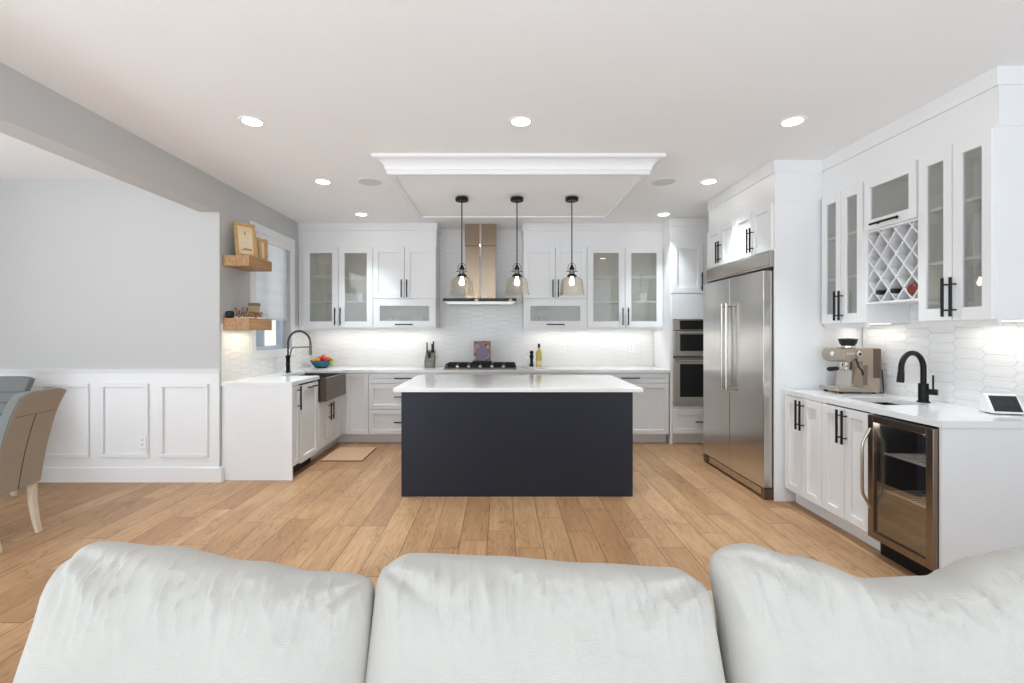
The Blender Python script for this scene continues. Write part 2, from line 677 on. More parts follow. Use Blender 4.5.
k1 = MB()   # risers
k1.box(XL, -0.824, YU + 0.004, YB, DT, CZ + 0.05)
k1.box(0.304, 2.105, YU + 0.004, YB, DT, CZ + 0.05)
k1.box(2.105, 2.93, YF - 0.016, YB, DT, CZ + 0.05)
k1.box(XU + 0.004, XR, 2.4425, 3.776, DT - 0.005, CZ + 0.05)
k1.box(2.256, XR, 3.772, 4.974, 2.465, CZ + 0.05)
struct('trim_%d' % tn, k1, M['cab'])
tn += 1
cr = MB()
e = 0.012
cr.box(XL, -0.824 + e, YU - e, YU + 0.1, CZ, H)
cr.box(0.304 - e, 2.105, YU - e, YU + 0.1, CZ, H)
cr.box(2.105 - e, 2.93, YF - 0.02 - e, YF + 0.1, CZ, H)
cr.box(2.105 - e, 2.2, YF + 0.1, YU, CZ, H)
cr.box(-0.9, -0.824 + e, YU + 0.1, YB, CZ, H)
cr.box(0.304 - e, 0.36, YU + 0.1, YB, CZ, H)
cr.box(XU - e, XU + 0.1, 2.446 - e, 3.776, CZ, H)
cr.box(XU + 0.1, XR, 2.446 - e, 2.55, CZ, H)
cr.box(2.256 - e, 2.36, 3.776 - e, 4.974, CZ, H)
cr.box(2.36, XR, 3.776 - e, 3.88, CZ, H)
struct('trim_%d' % tn, cr, M['cab'], bevel=0.002)
tn += 1

# dropped ceiling panel over the island, edged with a cove crown
ZB = 2.68
bx0, bx1, by0, by1 = -0.905, 1.20, 3.74, 5.16
struct('ceiling_panel', MB().box(bx0, bx1, by0, by1, ZB, H), M['ceiling'])
prof = [(0.0, 0.0), (0.018, 0.0), (0.018, 0.016), (0.026, 0.024)]
for i in range(7):
    a = i / 6 * PI / 2
    prof.append((0.026 + 0.074 * (1 - math.cos(a)), 0.024 + 0.068 * math.sin(a)))
prof += [(0.112, 0.098), (0.112, 0.12), (0.0, 0.12)]
cv = MB()
loops = []
for (d, z) in prof:
    loops.append([cv.b.verts.new(p) for p in ((bx0 - d, by0 - d, ZB + z), (bx1 + d, by0 - d, ZB + z), (bx1 + d, by1 + d, ZB + z), (bx0 - d, by1 + d, ZB + z))])
for a, b in zip(loops, loops[1:]):
    for q in range(4):
        cv.b.faces.new((a[q], a[(q + 1) % 4], b[(q + 1) % 4], b[q]))
lip = 0.03
cv.box(bx0 - 0.012, bx1 + 0.012, by0 - 0.012, by0 + lip, ZB - 0.012, ZB)
cv.box(bx0 - 0.012, bx1 + 0.012, by1 - lip, by1 + 0.012, ZB - 0.012, ZB)
cv.box(bx0 - 0.012, bx0 + lip, by0 + lip, by1 - lip, ZB - 0.012, ZB)
cv.box(bx1 - lip, bx1 + 0.012, by0 + lip, by1 - lip, ZB - 0.012, ZB)
struct('trim_%d' % tn, cv, M['trim'])
tn += 1

# tiled backsplashes
tb = MB()
tb.box(XL, -0.824, YB - 0.01, YB, CT, 1.47)
tb.box(-0.824, 0.304, YB - 0.01, YB, CT, H)
tb.box(0.304, 2.105, YB - 0.01, YB, CT, 1.47)
struct('backsplash_back', tb, M['tile_x'])
tl = MB()
tl.box(XL, XL + 0.01, 4.306, 4.80, CT, 1.47)
tl.box(XL, XL + 0.01, 5.81, YB - 0.01, CT, 1.47)
tl.box(XL, XL + 0.01, 4.80, 5.81, CT, 1.105)
struct('backsplash_left', tl, M['tile_y'])
struct('backsplash_right', MB().box(XR - 0.01, XR, 2.30, 3.756, CT, 1.66), M['tile_y'])

# the kitchen window
win = thing('window_1', None, None, (XL, (WY0 + WY1) / 2, WZ0), kind='structure')
cs = MB()
c0, c1, d0, d1 = 4.80, 5.81, 1.105, 2.55
t = 0.085
xo = XL + 0.022
for (a, b, c, d) in ((c0, c1, d1 - t, d1), (c0, c1, d0, d0 + t), (c0, c0 + t, d0 + t, d1 - t), (c1 - t, c1, d0 + t, d1 - t)):
    cs.box(XL, xo, a, b, c, d)
cs.build('window_casing', M['trim'], win, bevel=0.003)
fm = MB()
t = 0.05
for (a, b, c, d) in ((WY0, WY1, WZ1 - t, WZ1), (WY0, WY1, WZ0, WZ0 + t), (WY0, WY0 + t, WZ0 + t, WZ1 - t), (WY1 - t, WY1, WZ0 + t, WZ1 - t), (5.20, 5.26, WZ0 + t, WZ1 - t)):
    fm.box(-2.76, -2.69, a, b, c, d)
fm.build('window_frame', simple('sky_reflect_frame', srgb(206, 220, 232), 0.35), win, bevel=0.003)  # pale blue puts the sky's reflection into the frame colour
MB().box(-2.735, -2.729, WY0 + t, WY1 - t, WZ0 + t, WZ1 - t).build('window_pane', M['winglass'], win)
# the neighbouring house outside the window
sid = MB()
for i in range(16):
    z = 0.2 + i * 0.16
    sid.prism([(-5.02, z), (-4.98, z), (-5.0, z + 0.16), (-5.02, z + 0.16)], 1, 4.6, 13.0)
struct('exterior_wall', sid, simple('cream_siding', srgb(226, 214, 196), 0.7, var=0.04))

bl = thing('roller_blind', 'white banded roller blind half lowered over the window behind the sink', 'blind', (XL - 0.05, 5.305, 2.46))
MB().box(-2.665, -2.60, WY0 + 0.003, WY1 - 0.003, 2.395, 2.468).build('cassette', M['trim'], bl, bevel=0.006)
MB().box(-2.648, -2.645, WY0 + 0.008, WY1 - 0.008, 1.55, 2.40).build('shade', M['blind'], bl)
MB().box(-2.658, -2.635, WY0 + 0.008, WY1 - 0.008, 1.53, 1.553).build('bottom_bar', M['trim'], bl, bevel=0.004)


# ------------------------------------------------------------------ cabinets (built facing -Y, then turned)
def handle(parent, x, z, L, vert, y):
    h = MB()
    o = 0.034
    if vert:
        h.cyl((x, y - o, z - L / 2), (x, y - o, z + L / 2), 0.0078, seg=10)
        for s in (-1, 1):
            h.cyl((x, y, z + s * L * 0.33), (x, y - o, z + s * L * 0.33), 0.005, seg=8)
    else:
        h.cyl((x - L / 2, y - o, z), (x + L / 2, y - o, z), 0.0078, seg=10)
        for s in (-1, 1):
            h.cyl((x + s * L * 0.33, y, z), (x + s * L * 0.33, y - o, z), 0.005, seg=8)
    h.build('handle', M['black'], parent)


def shaker(root, kind, x0, x1, z0, z1, hd=None, y=0.0, sw=0.06, name=None, mat=None, rh=None):
    g = 0.003
    x0 += g
    x1 -= g
    z0 += g
    z1 -= g
    f = MB()
    th = 0.022
    f.box(x0, x0 + sw, y - th, y, z0, z1)
    f.box(x1 - sw, x1, y - th, y, z0, z1)
    rh = rh or sw
    f.box(x0 + sw, x1 - sw, y - th, y, z0, z0 + rh)
    f.box(x0 + sw, x1 - sw, y - th, y, z1 - rh, z1)
    if kind != 'glass':
        f.box(x0 + sw, x1 - sw, y - th + 0.015, y, z0 + rh, z1 - rh)
    nm = name or ('drawer' if kind == 'drawer' else 'door')
    d = f.build(nm, mat or M['cab'], root, bevel=0.0012, seg=1)
    if kind == 'glass':
        MB().box(x0 + sw - 0.004, x1 - sw + 0.004, y - 0.011, y - 0.007, z0 + rh - 0.004, z1 - rh + 0.004).build('glass_pane', M['cabglass'], d)
    if hd:
        handle(d, hd[1], hd[2], hd[3], hd[0] == 'v', y - th)
    return d


def carcass(root, w, depth, z0, z1, hollow=False, extra=()):
    c = MB()
    if hollow:
        t = 0.018
        c.box(0, t, 0, depth, z0, z1)
        c.box(w - t, w, 0, depth, z0, z1)
        c.box(t, w - t, 0, depth, z0, z0 + t)
        c.box(t, w - t, 0, depth, z1 - t, z1)
        c.box(t, w - t, depth - 0.012, depth, z0 + t, z1 - t)
    else:
        c.box(0, w, 0, depth, z0, z1)
    for b in extra:
        c.box(*b)
    return c


def base_cabinet(label, w, depth, fronts, loc, rotz, group, toe=0.07, name='base_cabinet', toe_mat=None, shaker_w=0.055, open_top=False, toe_x0=0.0):
    r = thing(name, label, 'cabinet', (0, 0, 0), group)
    if open_top:
        oc = MB()
        oc.box(0, 0.018, 0, depth, 0.115, 0.884)
        oc.box(w - 0.018, w, 0, depth, 0.115, 0.884)
        oc.box(0.018, w - 0.018, 0, depth, 0.115, 0.133)
        oc.box(0.018, w - 0.018, depth - 0.012, depth, 0.133, 0.884)
    else:
        oc = carcass(r, w, depth, 0.115, 0.884)
    oc.build('carcass', M['cab'], r)
    MB().box(toe_x0, w, toe, toe + 0.02, 0.0, 0.115).build('toe_kick', toe_mat or M['toe'], r)
    for f in fronts:
        shaker(r, f[0], f[1], f[2], f[3], f[4], f[5] if len(f) > 5 else None, sw=shaker_w)
    place(r, loc, rotz)
    return r


BG = 'base cabinets along the back wall'
# back wall run
DPT = YB - 0.012 - YF
x = -1.97
w = 0.342
base_cabinet('narrow white full-height door base cabinet in the corner beside the apron sink', w, DPT,
             [('door', 0.055, w, 0.12, 0.877)], (x, YF, 0), 0, BG, toe_x0=-0.068)
x = -1.628
w = 0.876
base_cabinet('white three-drawer base cabinet below the knife block, left of the cooktop', w, DPT,
             [('drawer', 0, w, 0.752, 0.877, ('h', w / 2, 0.818, 0.23)),
              ('drawer', 0, w, 0.432, 0.748, ('h', w / 2, 0.59, 0.23)),
              ('drawer', 0, w, 0.12, 0.428, ('h', w / 2, 0.275, 0.23))], (x, YF, 0), 0, BG)
x = -0.752
w = 0.985
base_cabinet('white base cabinet directly below the gas cooktop, mostly hidden by island', w, DPT,
             [('drawer', 0, w, 0.752, 0.877), ('drawer', 0, w, 0.432, 0.748, ('h', w / 2, 0.59, 0.23)), ('drawer', 0, w, 0.12, 0.428, ('h', w / 2, 0.275, 0.23))],
             (x, YF, 0), 0, BG)
x = 0.233
w = 0.892
base_cabinet('white base cabinet below the oil bottle and pepper mill, hidden by island', w, DPT,
             [('drawer', 0, w, 0.752, 0.877), ('door', 0, w / 2, 0.12, 0.748), ('door', w / 2, w, 0.12, 0.748)],
             (x, YF, 0), 0, BG)
x = 1.125
w = 0.968
base_cabinet('white base cabinet with one long top drawer beside the oven tower', w, DPT,
             [('drawer', 0, w, 0.757, 0.877, ('h', w / 2, 0.822, 0.23)), ('door', 0, w / 2, 0.12, 0.752), ('door', w / 2, w, 0.12, 0.752)],
             (x, YF, 0), 0, BG)

# left run (turned to face +X); local x = world Y - start
LG = 'base cabinets along the left wall'
DL = XLF - XL - 0.004
r = base_cabinet('narrow white pull-out base cabinet with plain end panel beside the wainscot', 0.154, DL,
                 [('door', 0.0, 0.150, 0.12, 0.877, ('v', 0.10, 0.755, 0.23))], (0, 0, 0), 0, LG, shaker_w=0.04)
MB().box(-0.02, 0.0, -0.024, DL, 0, 0.884).build('end_panel', M['cab'], r, bevel=0.001)
place(r, (XLF, 4.326, 0), PI / 2)

dw = thing('dishwasher', 'panel-front dishwasher with a small black bar handle left of the apron sink', 'dishwasher')
w = 0.45
MB().box(0.0, w, 0.004, DL, 0.10, 0.872).build('tub', M['black_plastic'], dw)
MB().box(0.0, w, 0.06, 0.10, 0.0, 0.10).build('toe_kick', M['black_plastic'], dw)
shaker(dw, 'door', 0.016, w - 0.002, 0.10, 0.868, ('h', 0.24, 0.832, 0.19), y=0.0)
place(dw, (XLF, 4.484, 0), PI / 2)

sb = thing('sink_cabinet', 'white two-door cabinet under the dark apron sink with floor mat before it', 'cabinet', (0, 0, 0), LG)
w = 0.782
MB().box(0, w, 0.0, DL, 0.115, 0.63).box(0.645, w, 0, DL, 0.63, 0.884).box(0, 0.012, 0, DL, 0.63, 0.884).build('carcass', M['cab'], sb)
MB().box(0, w + 0.068, 0.07, 0.09, 0, 0.115).build('toe_kick', M['toe'], sb)
shaker(sb, 'door', 0.012, 0.325, 0.12, 0.628, ('v', 0.285, 0.49, 0.2), sw=0.055)
shaker(sb, 'door', 0.325, 0.64, 0.12, 0.628, ('v', 0.365, 0.49, 0.2), sw=0.055)
place(sb, (XLF, 4.936, 0), PI / 2)

sk = thing('apron_sink', 'dark grey steel apron-front sink set into the left counter', 'sink', (-2.1, 5.265, 0.64))
y0, y1 = 4.955, 5.575
xf = -1.87
s = MB()
s.box(xf - 0.02, xf, y0, y1, 0.640, 0.895)
s.box(-2.36, xf - 0.02, y0, y0 + 0.014, 0.640, 0.895)
s.box(-2.36, xf - 0.02, y1 - 0.014, y1, 0.640, 0.895)
s.box(-2.36, -2.346, y0 + 0.014, y1 - 0.014, 0.640, 0.884)
s.box(-2.346, xf - 0.02, y0 + 0.014, y1 - 0.014, 0.640, 0.655)
s.build('basin', M['sink'], sk, bevel=0.004)
MB().lathe([(0, 0.657), (0.045, 0.657), (0.048, 0.6555)], (-2.12, 5.265, 0)).build('drain', M['chrome'], sk)

# right-hand bar run (turned to face -X); local x runs from far to near
RG = 'base cabinets along the right wall'
DR = XR - 0.004 - XBF
for i, lab in enumerate(('white two-door base cabinet beside the refrigerator panel, under the coffee machine',
                         'white two-door base cabinet under the bar sink next to the wine cooler')):
    w = 0.434
    r = base_cabinet(lab, w, DR, [('door', 0, w / 2, 0.12, 0.877, ('v', w / 2 - 0.024, 0.75, 0.226)),
                                  ('door', w / 2, w, 0.12, 0.877, ('v', w / 2 + 0.024, 0.75, 0.226))], (XBF, 3.757 - 0.434 * i, 0), -PI / 2, RG, toe_mat=M['cab'], open_top=(i == 1))
ep = MB().box(XBF - 0.012, XR - 0.004, 2.432, 2.444, 0, 0.884).build('end_panel', M['cab'], None, base=(2.65, 2.438, 0),
     label='plain white end panel closing the bar counter beside the wine cooler', cat='panel')

# wine cooler
wc = thing('wine_cooler', 'stainless glass-door wine cooler at the near end of the bar counter', 'wine cooler', (2.6, 2.67, 0))
yn, yf = 2.448, 2.884
xb = XR - 0.01
b = MB()
t = 0.02
b.box(2.352, xb, yn, yn + t, 0.10, 0.866)
b.box(2.352, xb, yf - t, yf, 0.10, 0.866)
b.box(2.352, xb, yn + t, yf - t, 0.10, 0.12)
b.box(2.352, xb, yn + t, yf - t, 0.846, 0.866)
b.box(xb - 0.02, xb, yn + t, yf - t, 0.12, 0.846)
b.build('body', M['black_plastic'], wc)
tg = MB().box(2.385, 2.42, yn + 0.004, yf, 0.0, 0.10)
for i in range(9):
    tg.box(2.380, 2.386, yn + 0.02, yf - 0.02, 0.012 + i * 0.009, 0.016 + i * 0.009)
tg.build('toe_grille', M['black_plastic'], wc)
dr = MB()
xd0, xd1 = 2.305, 2.348
fw = 0.042
zb0, zb1 = 0.115, 0.874
dr.box(xd0, xd1, yn, yn + fw, zb0, zb1)
dr.box(xd0, xd1, yf - fw, yf, zb0, zb1)
dr.box(xd0, xd1, yn + fw, yf - fw, zb0, zb0 + fw)
dr.box(xd0, xd1, yn + fw, yf - fw, zb1 - fw, zb1)
dr = dr.build('door', brushed('cooler_frame_steel', srgb(150, 138, 126), 0.28, (3, 60, 3)), wc, bevel=0.002)
MB().box(2.318, 2.326, yn + fw - 0.004, yf - fw + 0.004, zb0 + fw - 0.004, zb1 - fw + 0.004).build('glass_pane', M['coolglass'], dr)
hp = [(xd0, yf - 0.02, 0.30), (xd0 - 0.045, yf - 0.02, 0.38), (xd0 - 0.05, yf - 0.02, 0.42), (xd0 - 0.05, yf - 0.02, 0.67),
      (xd0 - 0.045, yf - 0.02, 0.71), (xd0, yf - 0.02, 0.79)]
MB().tube(hp, 0.009, 10).build('handle', M['steel'], dr)
for z in (0.40, 0.63):
    sh = MB()
    for q_ in range(14):
        yq = yn + t + 0.012 + q_ * (yf - yn - 2 * t - 0.024) / 13
        sh.cyl((2.40, yq, z + 0.003), (xb - 0.022, yq, z + 0.003), 0.0025, seg=6)
    sh.cyl((xb - 0.03, yn + t, z + 0.003), (xb - 0.03, yf - t, z + 0.003), 0.004, seg=6)
    sh.cyl((2.395, yn + t, z + 0.004), (2.395, yf - t, z + 0.004), 0.007, seg=8)
    sh.build('shelf', M['white_pl'], wc)
beer = simple('blue_can', srgb(120, 150, 170), 0.3, 0.6)
for i, (cx, cy, z) in enumerate(((2.52, 2.58, 0.636), (2.52, 2.66, 0.636), (2.60, 2.60, 0.636))):
    MB().lathe([(0, 0), (0.028, 0), (0.033, 0.01), (0.033, 0.108), (0.026, 0.12), (0, 0.12)], (cx, cy, z), 16).build(
        'drink_can', beer, None, base=(cx, cy, z), label='pale blue drink can on the upper shelf of the wine cooler', cat='can', group='cans in the wine cooler')
pk = MB().box(2.44, 2.60, 2.52, 2.66, 0.406, 0.455).build('drink_packet', simple('pale_blue_pack', srgb(150, 180, 200), 0.5), None, base=(2.52, 2.59, 0.406),
    bevel=0.006, label='pale blue packet on the lower shelf of the wine cooler', cat='packet')

d = bpy.data.lights.new('cooler_fill_light', 'POINT')  # lamp added inside the cooler so that its shelves show
d.energy = 0.9
d.color = (0.9, 0.95, 1.0)
d.shadow_soft_size = 0.03
o = bpy.data.objects.new('cooler_fill_light', d)
COL.objects.link(o)
o.location = (2.46, 2.66, 0.81)

# countertops
ctp = MB()
ctp.box(XL, XLF + 0.025, 4.296, 4.955, 0.885, CT)
ctp.box(XL, -2.36, 4.955, 5.575, 0.885, CT)
ctp.box(XL, XLF + 0.025, 5.575, YF - 0.03, 0.885, CT)
ctp.box(XL, 2.103, YF - 0.03, YB - 0.01, 0.885, CT)
ctp.build('worktop', M['quartz'], None, base=(XL, YB, 0.885), label='white quartz L-shaped worktop along the back and left walls', cat='worktop')
SX0, SX1, SY0, SY1 = 2.47, 2.78, 2.96, 3.30
ctr = MB()
ctr.box(2.325, SX0, 2.42, 3.758, 0.885, CT)
ctr.box(SX1, XR - 0.01, 2.42, 3.758, 0.885, CT)
ctr.box(SX0, SX1, 2.42, SY0, 0.885, CT)
ctr.box(SX0, SX1, SY1, 3.758, 0.885, CT)
ctr.build('worktop', M['quartz'], None, base=(2.65, 3.1, 0.885), label='white quartz bar worktop with the coffee machine along the right wall', cat='worktop')
bs = thing('bar_sink', 'small steel undermount sink in the right bar worktop beside the black faucet', 'sink', (2.625, 3.13, 0.885))
s = MB()
t = 0.006
s.box(SX0 - t, SX0, SY0 - t, SY1 + t, 0.72, 0.8845)
s.box(SX1, SX1 + t, SY0 - t, SY1 + t, 0.72, 0.8845)
s.box(SX0, SX1, SY0 - t, SY0, 0.72, 0.8845)
s.box(SX0, SX1, SY1, SY1 + t, 0.72, 0.8845)
s.box(SX0 - t, SX1 + t, SY0 - t, SY1 + t, 0.714, 0.72)
s.build('basin', M['sink'], bs)
MB().lathe([(0, 0.723), (0.04, 0.723), (0.043, 0.7205)], (2.625, 3.13, 0)).build('drain', M['chrome'], bs)

# island
isl = thing('kitchen_island', 'dark navy kitchen island standing on the oak floor in the centre', 'island', (0.145, 4.4, 0))
MB().box(-0.813, 1.101, 3.902, 4.90, 0.0, 0.885).build('carcass', M['navy'], isl)
MB().box(-0.833, 1.121, 3.882, 3.902, 0.0, 0.885).build('back_panel', M['navy'], isl, bevel=0.002)
for a in (-0.833, 1.101):
    MB().box(a, a + 0.02, 3.902, 4.90, 0.0, 0.885).build('side_panel', M['navy'], isl, bevel=0.002)
MB().box(-0.892, 1.20, 3.847, 5.04, 0.886, CT).build('worktop', M['quartz'], None, base=(0.15, 4.44, 0.886), bevel=0.003,
    label='white quartz slab on top of the navy island', cat='worktop')

# ------------------------------------------------------------------ upper cabinets
UG = 'wall cabinets over the back counter'
UZ = 1.445
DU = YB - 0.012 - YU


def shelf(root, w, depth, z, x0=0.02, y0=0.015):
    MB().box(x0, w - x0, y0, depth - 0.0165, z, z + 0.018).build('shelf', M['cab'], root)


def rail(root, w, z, depth, x0=0.0):
    MB().box(x0, w, 0.006, 0.024, z - 0.03, z).build('light_rail', M['cab'], root)


def glass_unit(label, w, x, fill=0.0):
    r = thing('wall_cabinet', label, 'cabinet', (0, 0, UZ), UG)
    carcass(r, w, DU, UZ, DT, True, [(-fill, 0, 0, 0.02, UZ, DT)] if fill else ()).build('carcass', M['cab'], r)
    MB().box(0.019, w - 0.019, DU - 0.016, DU - 0.0125, UZ + 0.019, DT - 0.019).build('back_panel', M['cab_in'], r)
    h = w / 2
    for z in (1.775, 2.10):
        shelf(r, w, DU, z)
    shaker(r, 'glass', 0, h, UZ, DT, ('v', h - 0.035, 1.588, 0.226), sw=0.078)
    shaker(r, 'glass', h, w, UZ, DT, ('v', h + 0.035, 1.588, 0.226), sw=0.078)
    rail(r, w, UZ, DU, -fill)
    place(r, (x, YU, UZ), 0)
    return r


def solid_unit(label, w, x):
    r = thing('wall_cabinet', label, 'cabinet', (0, 0, UZ), UG)
    carcass(r, w, DU, UZ, DT, True).build('carcass', M['cab'], r)
    MB().box(0.019, w - 0.019, DU - 0.016, DU - 0.0125, UZ + 0.019, 1.814).build('back_panel', M['cab_in'], r)
    MB().box(0.018, w - 0.018, 0.0, DU - 0.012, 1.815, 1.833).build('shelf', M['cab'], r)
    h = w / 2
    shaker(r, 'door', 0, h, 1.82, DT, ('v', h - 0.035, 1.95, 0.226), sw=0.07)
    shaker(r, 'door', h, w, 1.82, DT, ('v', h + 0.035, 1.95, 0.226), sw=0.07)
    shaker(r, 'glass', 0, w, UZ, 1.816, ('h', w / 2, 1.487, 0.23), sw=0.085, name='flip_door')
    rail(r, w, UZ, DU)
    place(r, (x, YU, UZ), 0)
    return r


glass_unit('white glass-door wall cabinet in the left corner beside the window', 0.895, -2.533, 0.07)
solid_unit('white wall cabinet with two solid doors over a glass flip door, left of the hood', 0.812, -1.638)
solid_unit('white wall cabinet with two solid doors over a glass flip door, right of the hood', 0.819, 0.304)
glass_unit('white glass-door wall cabinet next to the oven tower', 0.978, 1.123)

# right wall uppers
RU = 'wall cabinets over the right bar counter'
DRU = XR - 0.004 - XU
RZ = 1.455


def right_glass(label, w, yfar):
    r = thing('wall_cabinet', label, 'cabinet', (0, 0, RZ), RU)
    carcass(r, w, DRU, RZ, DT, True).build('carcass', M['cab'], r)
    h = w / 2
    for z in (1.80, 2.13):
        shelf(r, w, DRU, z)
    shaker(r, 'glass', 0.006, h, RZ, DT - 0.008, ('v', h - 0.024, 1.592, 0.226), sw=0.05, rh=0.072)
    shaker(r, 'glass', h, w - 0.006, RZ, DT - 0.008, ('v', h + 0.024, 1.592, 0.226), sw=0.05, rh=0.072)
    rail(r, w, RZ, DRU)
    place(r, (XU, yfar, RZ), -PI / 2)
    return r


right_glass('white glass-door wall cabinet beside the refrigerator, left of the wine rack', 0.436, 3.76)
right_glass('white glass-door wall cabinet at the near end, right of the wine rack', 0.446, 2.893)

wr = thing('wine_rack', 'white wine rack cabinet with diagonal lattice cells between two glass cabinets', 'wine rack', (0, 0, 1.59), RU)
w = 0.428
t = 0.016
c = MB()
c.box(0, t, 0, DRU, 1.59, DT)
c.box(w - t, w, 0, DRU, 1.59, DT)
c.box(t, w - t, 0, DRU, 1.59, 1.604)
c.box(t, w - t, 0, DRU, DT - t, DT)
c.box(t, w - t, 0, DRU, 2.098, 2.114)
c.box(t, w - t, DRU - 0.01, DRU, 1.604, DT - t)
c.build('carcass', M['cab'], wr)
shaker(wr, 'glass', 0.006, w - 0.006, 2.112, DT - 0.008, ('h', w / 2, 2.143, 0.226), sw=0.05, rh=0.068, name='flip_door')
lat = MB()
zl0, zl1, xl0, xl1 = 1.604, 2.098, t, w - t
sl = 0.157 / 0.12
for sgn in (1, -1):
    for kk in range(-6, 8):
        # line z = 1.603 + sgn*sl*(x-0.125) + kk*0.157
        pts = []
        for xx in [xl0 + (xl1 - xl0) * q / 200 for q in range(201)]:
            zz = 1.603 + sgn * sl * (xx - 0.125) + kk * 0.157
            if zl0 <= zz <= zl1:
                pts.append((xx, zz))
        if len(pts) < 4:
            continue
        (xa, za), (xb2, zb2) = pts[0], pts[-1]
        L = math.hypot(xb2 - xa, zb2 - za)
        nx, nz = -(zb2 - za) / L * 0.0042, (xb2 - xa) / L * 0.0042
        lat.prism([(xa + nx, za + nz), (xb2 + nx, zb2 + nz), (xb2 - nx, zb2 - nz), (xa - nx, za - nz)], 1, 0.004 + (0.0006 if sgn > 0 else 0), DRU - 0.02)
lat.build('lattice', M['cab'], wr)
place(wr, (XU, 3.324, 1.59), -PI / 2)

bcol = [simple('black_foil', srgb(28, 24, 24), 0.35), simple('green_wine_glass', srgb(120, 112, 60), 0.2), simple('red_foil', srgb(120, 52, 40), 0.35)]
blab = ['wine bottle with a black neck in the leftmost bottom cell of the lattice rack',
        'olive green wine bottle in the middle bottom cell of the lattice rack',
        'wine bottle with a red-brown base in the rightmost bottom cell of the lattice rack']
for i, xx in enumerate((0.125, 0.245, 0.365)):
    Yc = 3.324 - xx
    zc = 1.603 + 0.062
    x0 = XU - 0.02 if i < 2 else XU + 0.0
    wbt = thing('wine_bottle', blab[i], 'bottle', (x0, Yc, zc), 'wine bottles in the lattice rack')
    if i == 2:
        MB().lathe([(0, 0), (0.03, 0), (0.036, 0.006), (0.036, 0.17), (0.014, 0.23), (0.014, 0.29), (0, 0.29)], (x0, Yc, zc), 20, 'x').build('body', bcol[2], wbt)
    else:
        MB().lathe([(0.0145, 0.07), (0.0145, 0.085), (0.036, 0.13), (0.036, 0.28), (0, 0.28)], (x0, Yc, zc), 20, 'x').build('body', bcol[1] if i == 1 else bcol[0], wbt)
        MB().lathe([(0, 0), (0.016, 0), (0.0165, 0.02), (0.015, 0.085), (0, 0.085)], (x0, Yc, zc), 16, 'x').build('neck_foil', bcol[0], wbt)

# refrigerator enclosure
fe = thing('fridge_cabinet', 'tall white refrigerator surround with four short doors above the steel refrigerator', 'cabinet', (0, 0, 0))
w = 1.198
DF = XR - 0.004 - 2.26
c = MB()
c.box(0, 0.02, 0, DF, 0, 2.465)
c.box(w - 0.02, w, -0.002, DF, 0, 2.465)
c.box(0.02, w - 0.02, 0, DF, 2.062, 2.465)
c.build('carcass', M['cab'], fe)
q = (w - 0.02) / 4
for i in range(4):
    hx = (i + 1) * q - 0.024 if i % 2 == 0 else i * q + 0.024
    shaker(fe, 'door', i * q + 0.004, (i + 1) * q + (0.0 if i < 3 else 0.0), 2.066, 2.463, ('v', hx + 0.004, 2.20, 0.215), sw=0.055)
place(fe, (2.26, 4.974, 0), -PI / 2)

fr = thing('refrigerator', 'wide built-in stainless steel two-door refrigerator on the right', 'refrigerator', (2.5, 4.37, 0))
y0, y1 = 3.802, 4.95
MB().box(2.272, 2.90, y0 + 0.01, y1, 0.09, 2.05).build('cabinet_body', M['steel_dark'], fr)
sp_ = 4.372
for (a, b, hy) in ((sp_ + 0.002, y1 - 0.012, sp_ + 0.04), (y0 + 0.008, sp_ - 0.002, sp_ - 0.04)):
    d = MB().box(2.182, 2.262, a, b, 0.095, 1.90).build('door', M['steel_v'], fr, bevel=0.004)
    h = MB()
    h.cyl((2.128, hy, 0.835), (2.128, hy, 1.66), 0.0135, seg=14)
    for z in (0.86, 1.635):
        h.cyl((2.182, hy, z), (2.128, hy, z), 0.010, seg=10)
    h.build('handle', M['steel'], d)
g = MB()
g.box(2.235, 2.272, y0, y1, 1.93, 2.056)
g.prism([(2.215, 1.945), (2.235, 1.945), (2.235, 2.056), (2.228, 2.056)], 1, y0, y1)
g.build('top_grille', M['steel'], fr, bevel=0.002)
MB().box(2.25, 2.272, y0 + 0.004, y1 - 0.004, 1.903, 1.93).build('grille_slot', M['black_plastic'], fr)
MB().box(2.205, 2.272, y0 + 0.05, y1 - 0.05, 0.012, 0.075).build('kick_plate', M['steel'], fr, bevel=0.003)
for yy in (y0 + 0.003, y1 - 0.06):
    MB().box(2.188, 2.272, yy, yy + 0.055, 0.0, 0.09).build('foot_bracket', M['steel_dark'], fr, bevel=0.003)
MB().box(2.264, 2.272, y0 - 0.0, y0 + 0.010, 0.0, 1.93).build('side_gasket', M['black_plastic'], fr)

# oven tower
ot = thing('oven_cabinet', 'tall white cabinet holding the double wall ovens beside the refrigerator', 'cabinet', (0, 0, 0))
w = 0.825
DO = YB - 0.012 - 5.70
c = MB()
c.box(0, 0.036, 0, DO, 0.0, DT)
c.box(w - 0.036, w, 0, DO, 0.0, DT)
c.box(0.036, w - 0.036, 0, DO, 0.115, 0.478)
c.box(0.036, w - 0.036, 0, DO, 1.548, DT)
c.box(0.036, w - 0.036, DO - 0.02, DO, 0.478, 1.548)
c.build('carcass', M['cab'], ot)
MB().box(0.036, w - 0.036, 0.07, 0.09, 0, 0.115).build('toe_kick', M['toe'], ot)
shaker(ot, 'drawer', 0.02, w - 0.02, 0.135, 0.432, ('h', w / 2, 0.285, 0.23), sw=0.06)
MB().box(0.02, w - 0.02, -0.02, 0, 1.552, 1.862).build('filler_panel', M['cab'], ot, bevel=0.001)
shaker(ot, 'door', 0.012, w / 2, 1.868, DT, ('v', w / 2 - 0.035, 2.01, 0.226), sw=0.07)
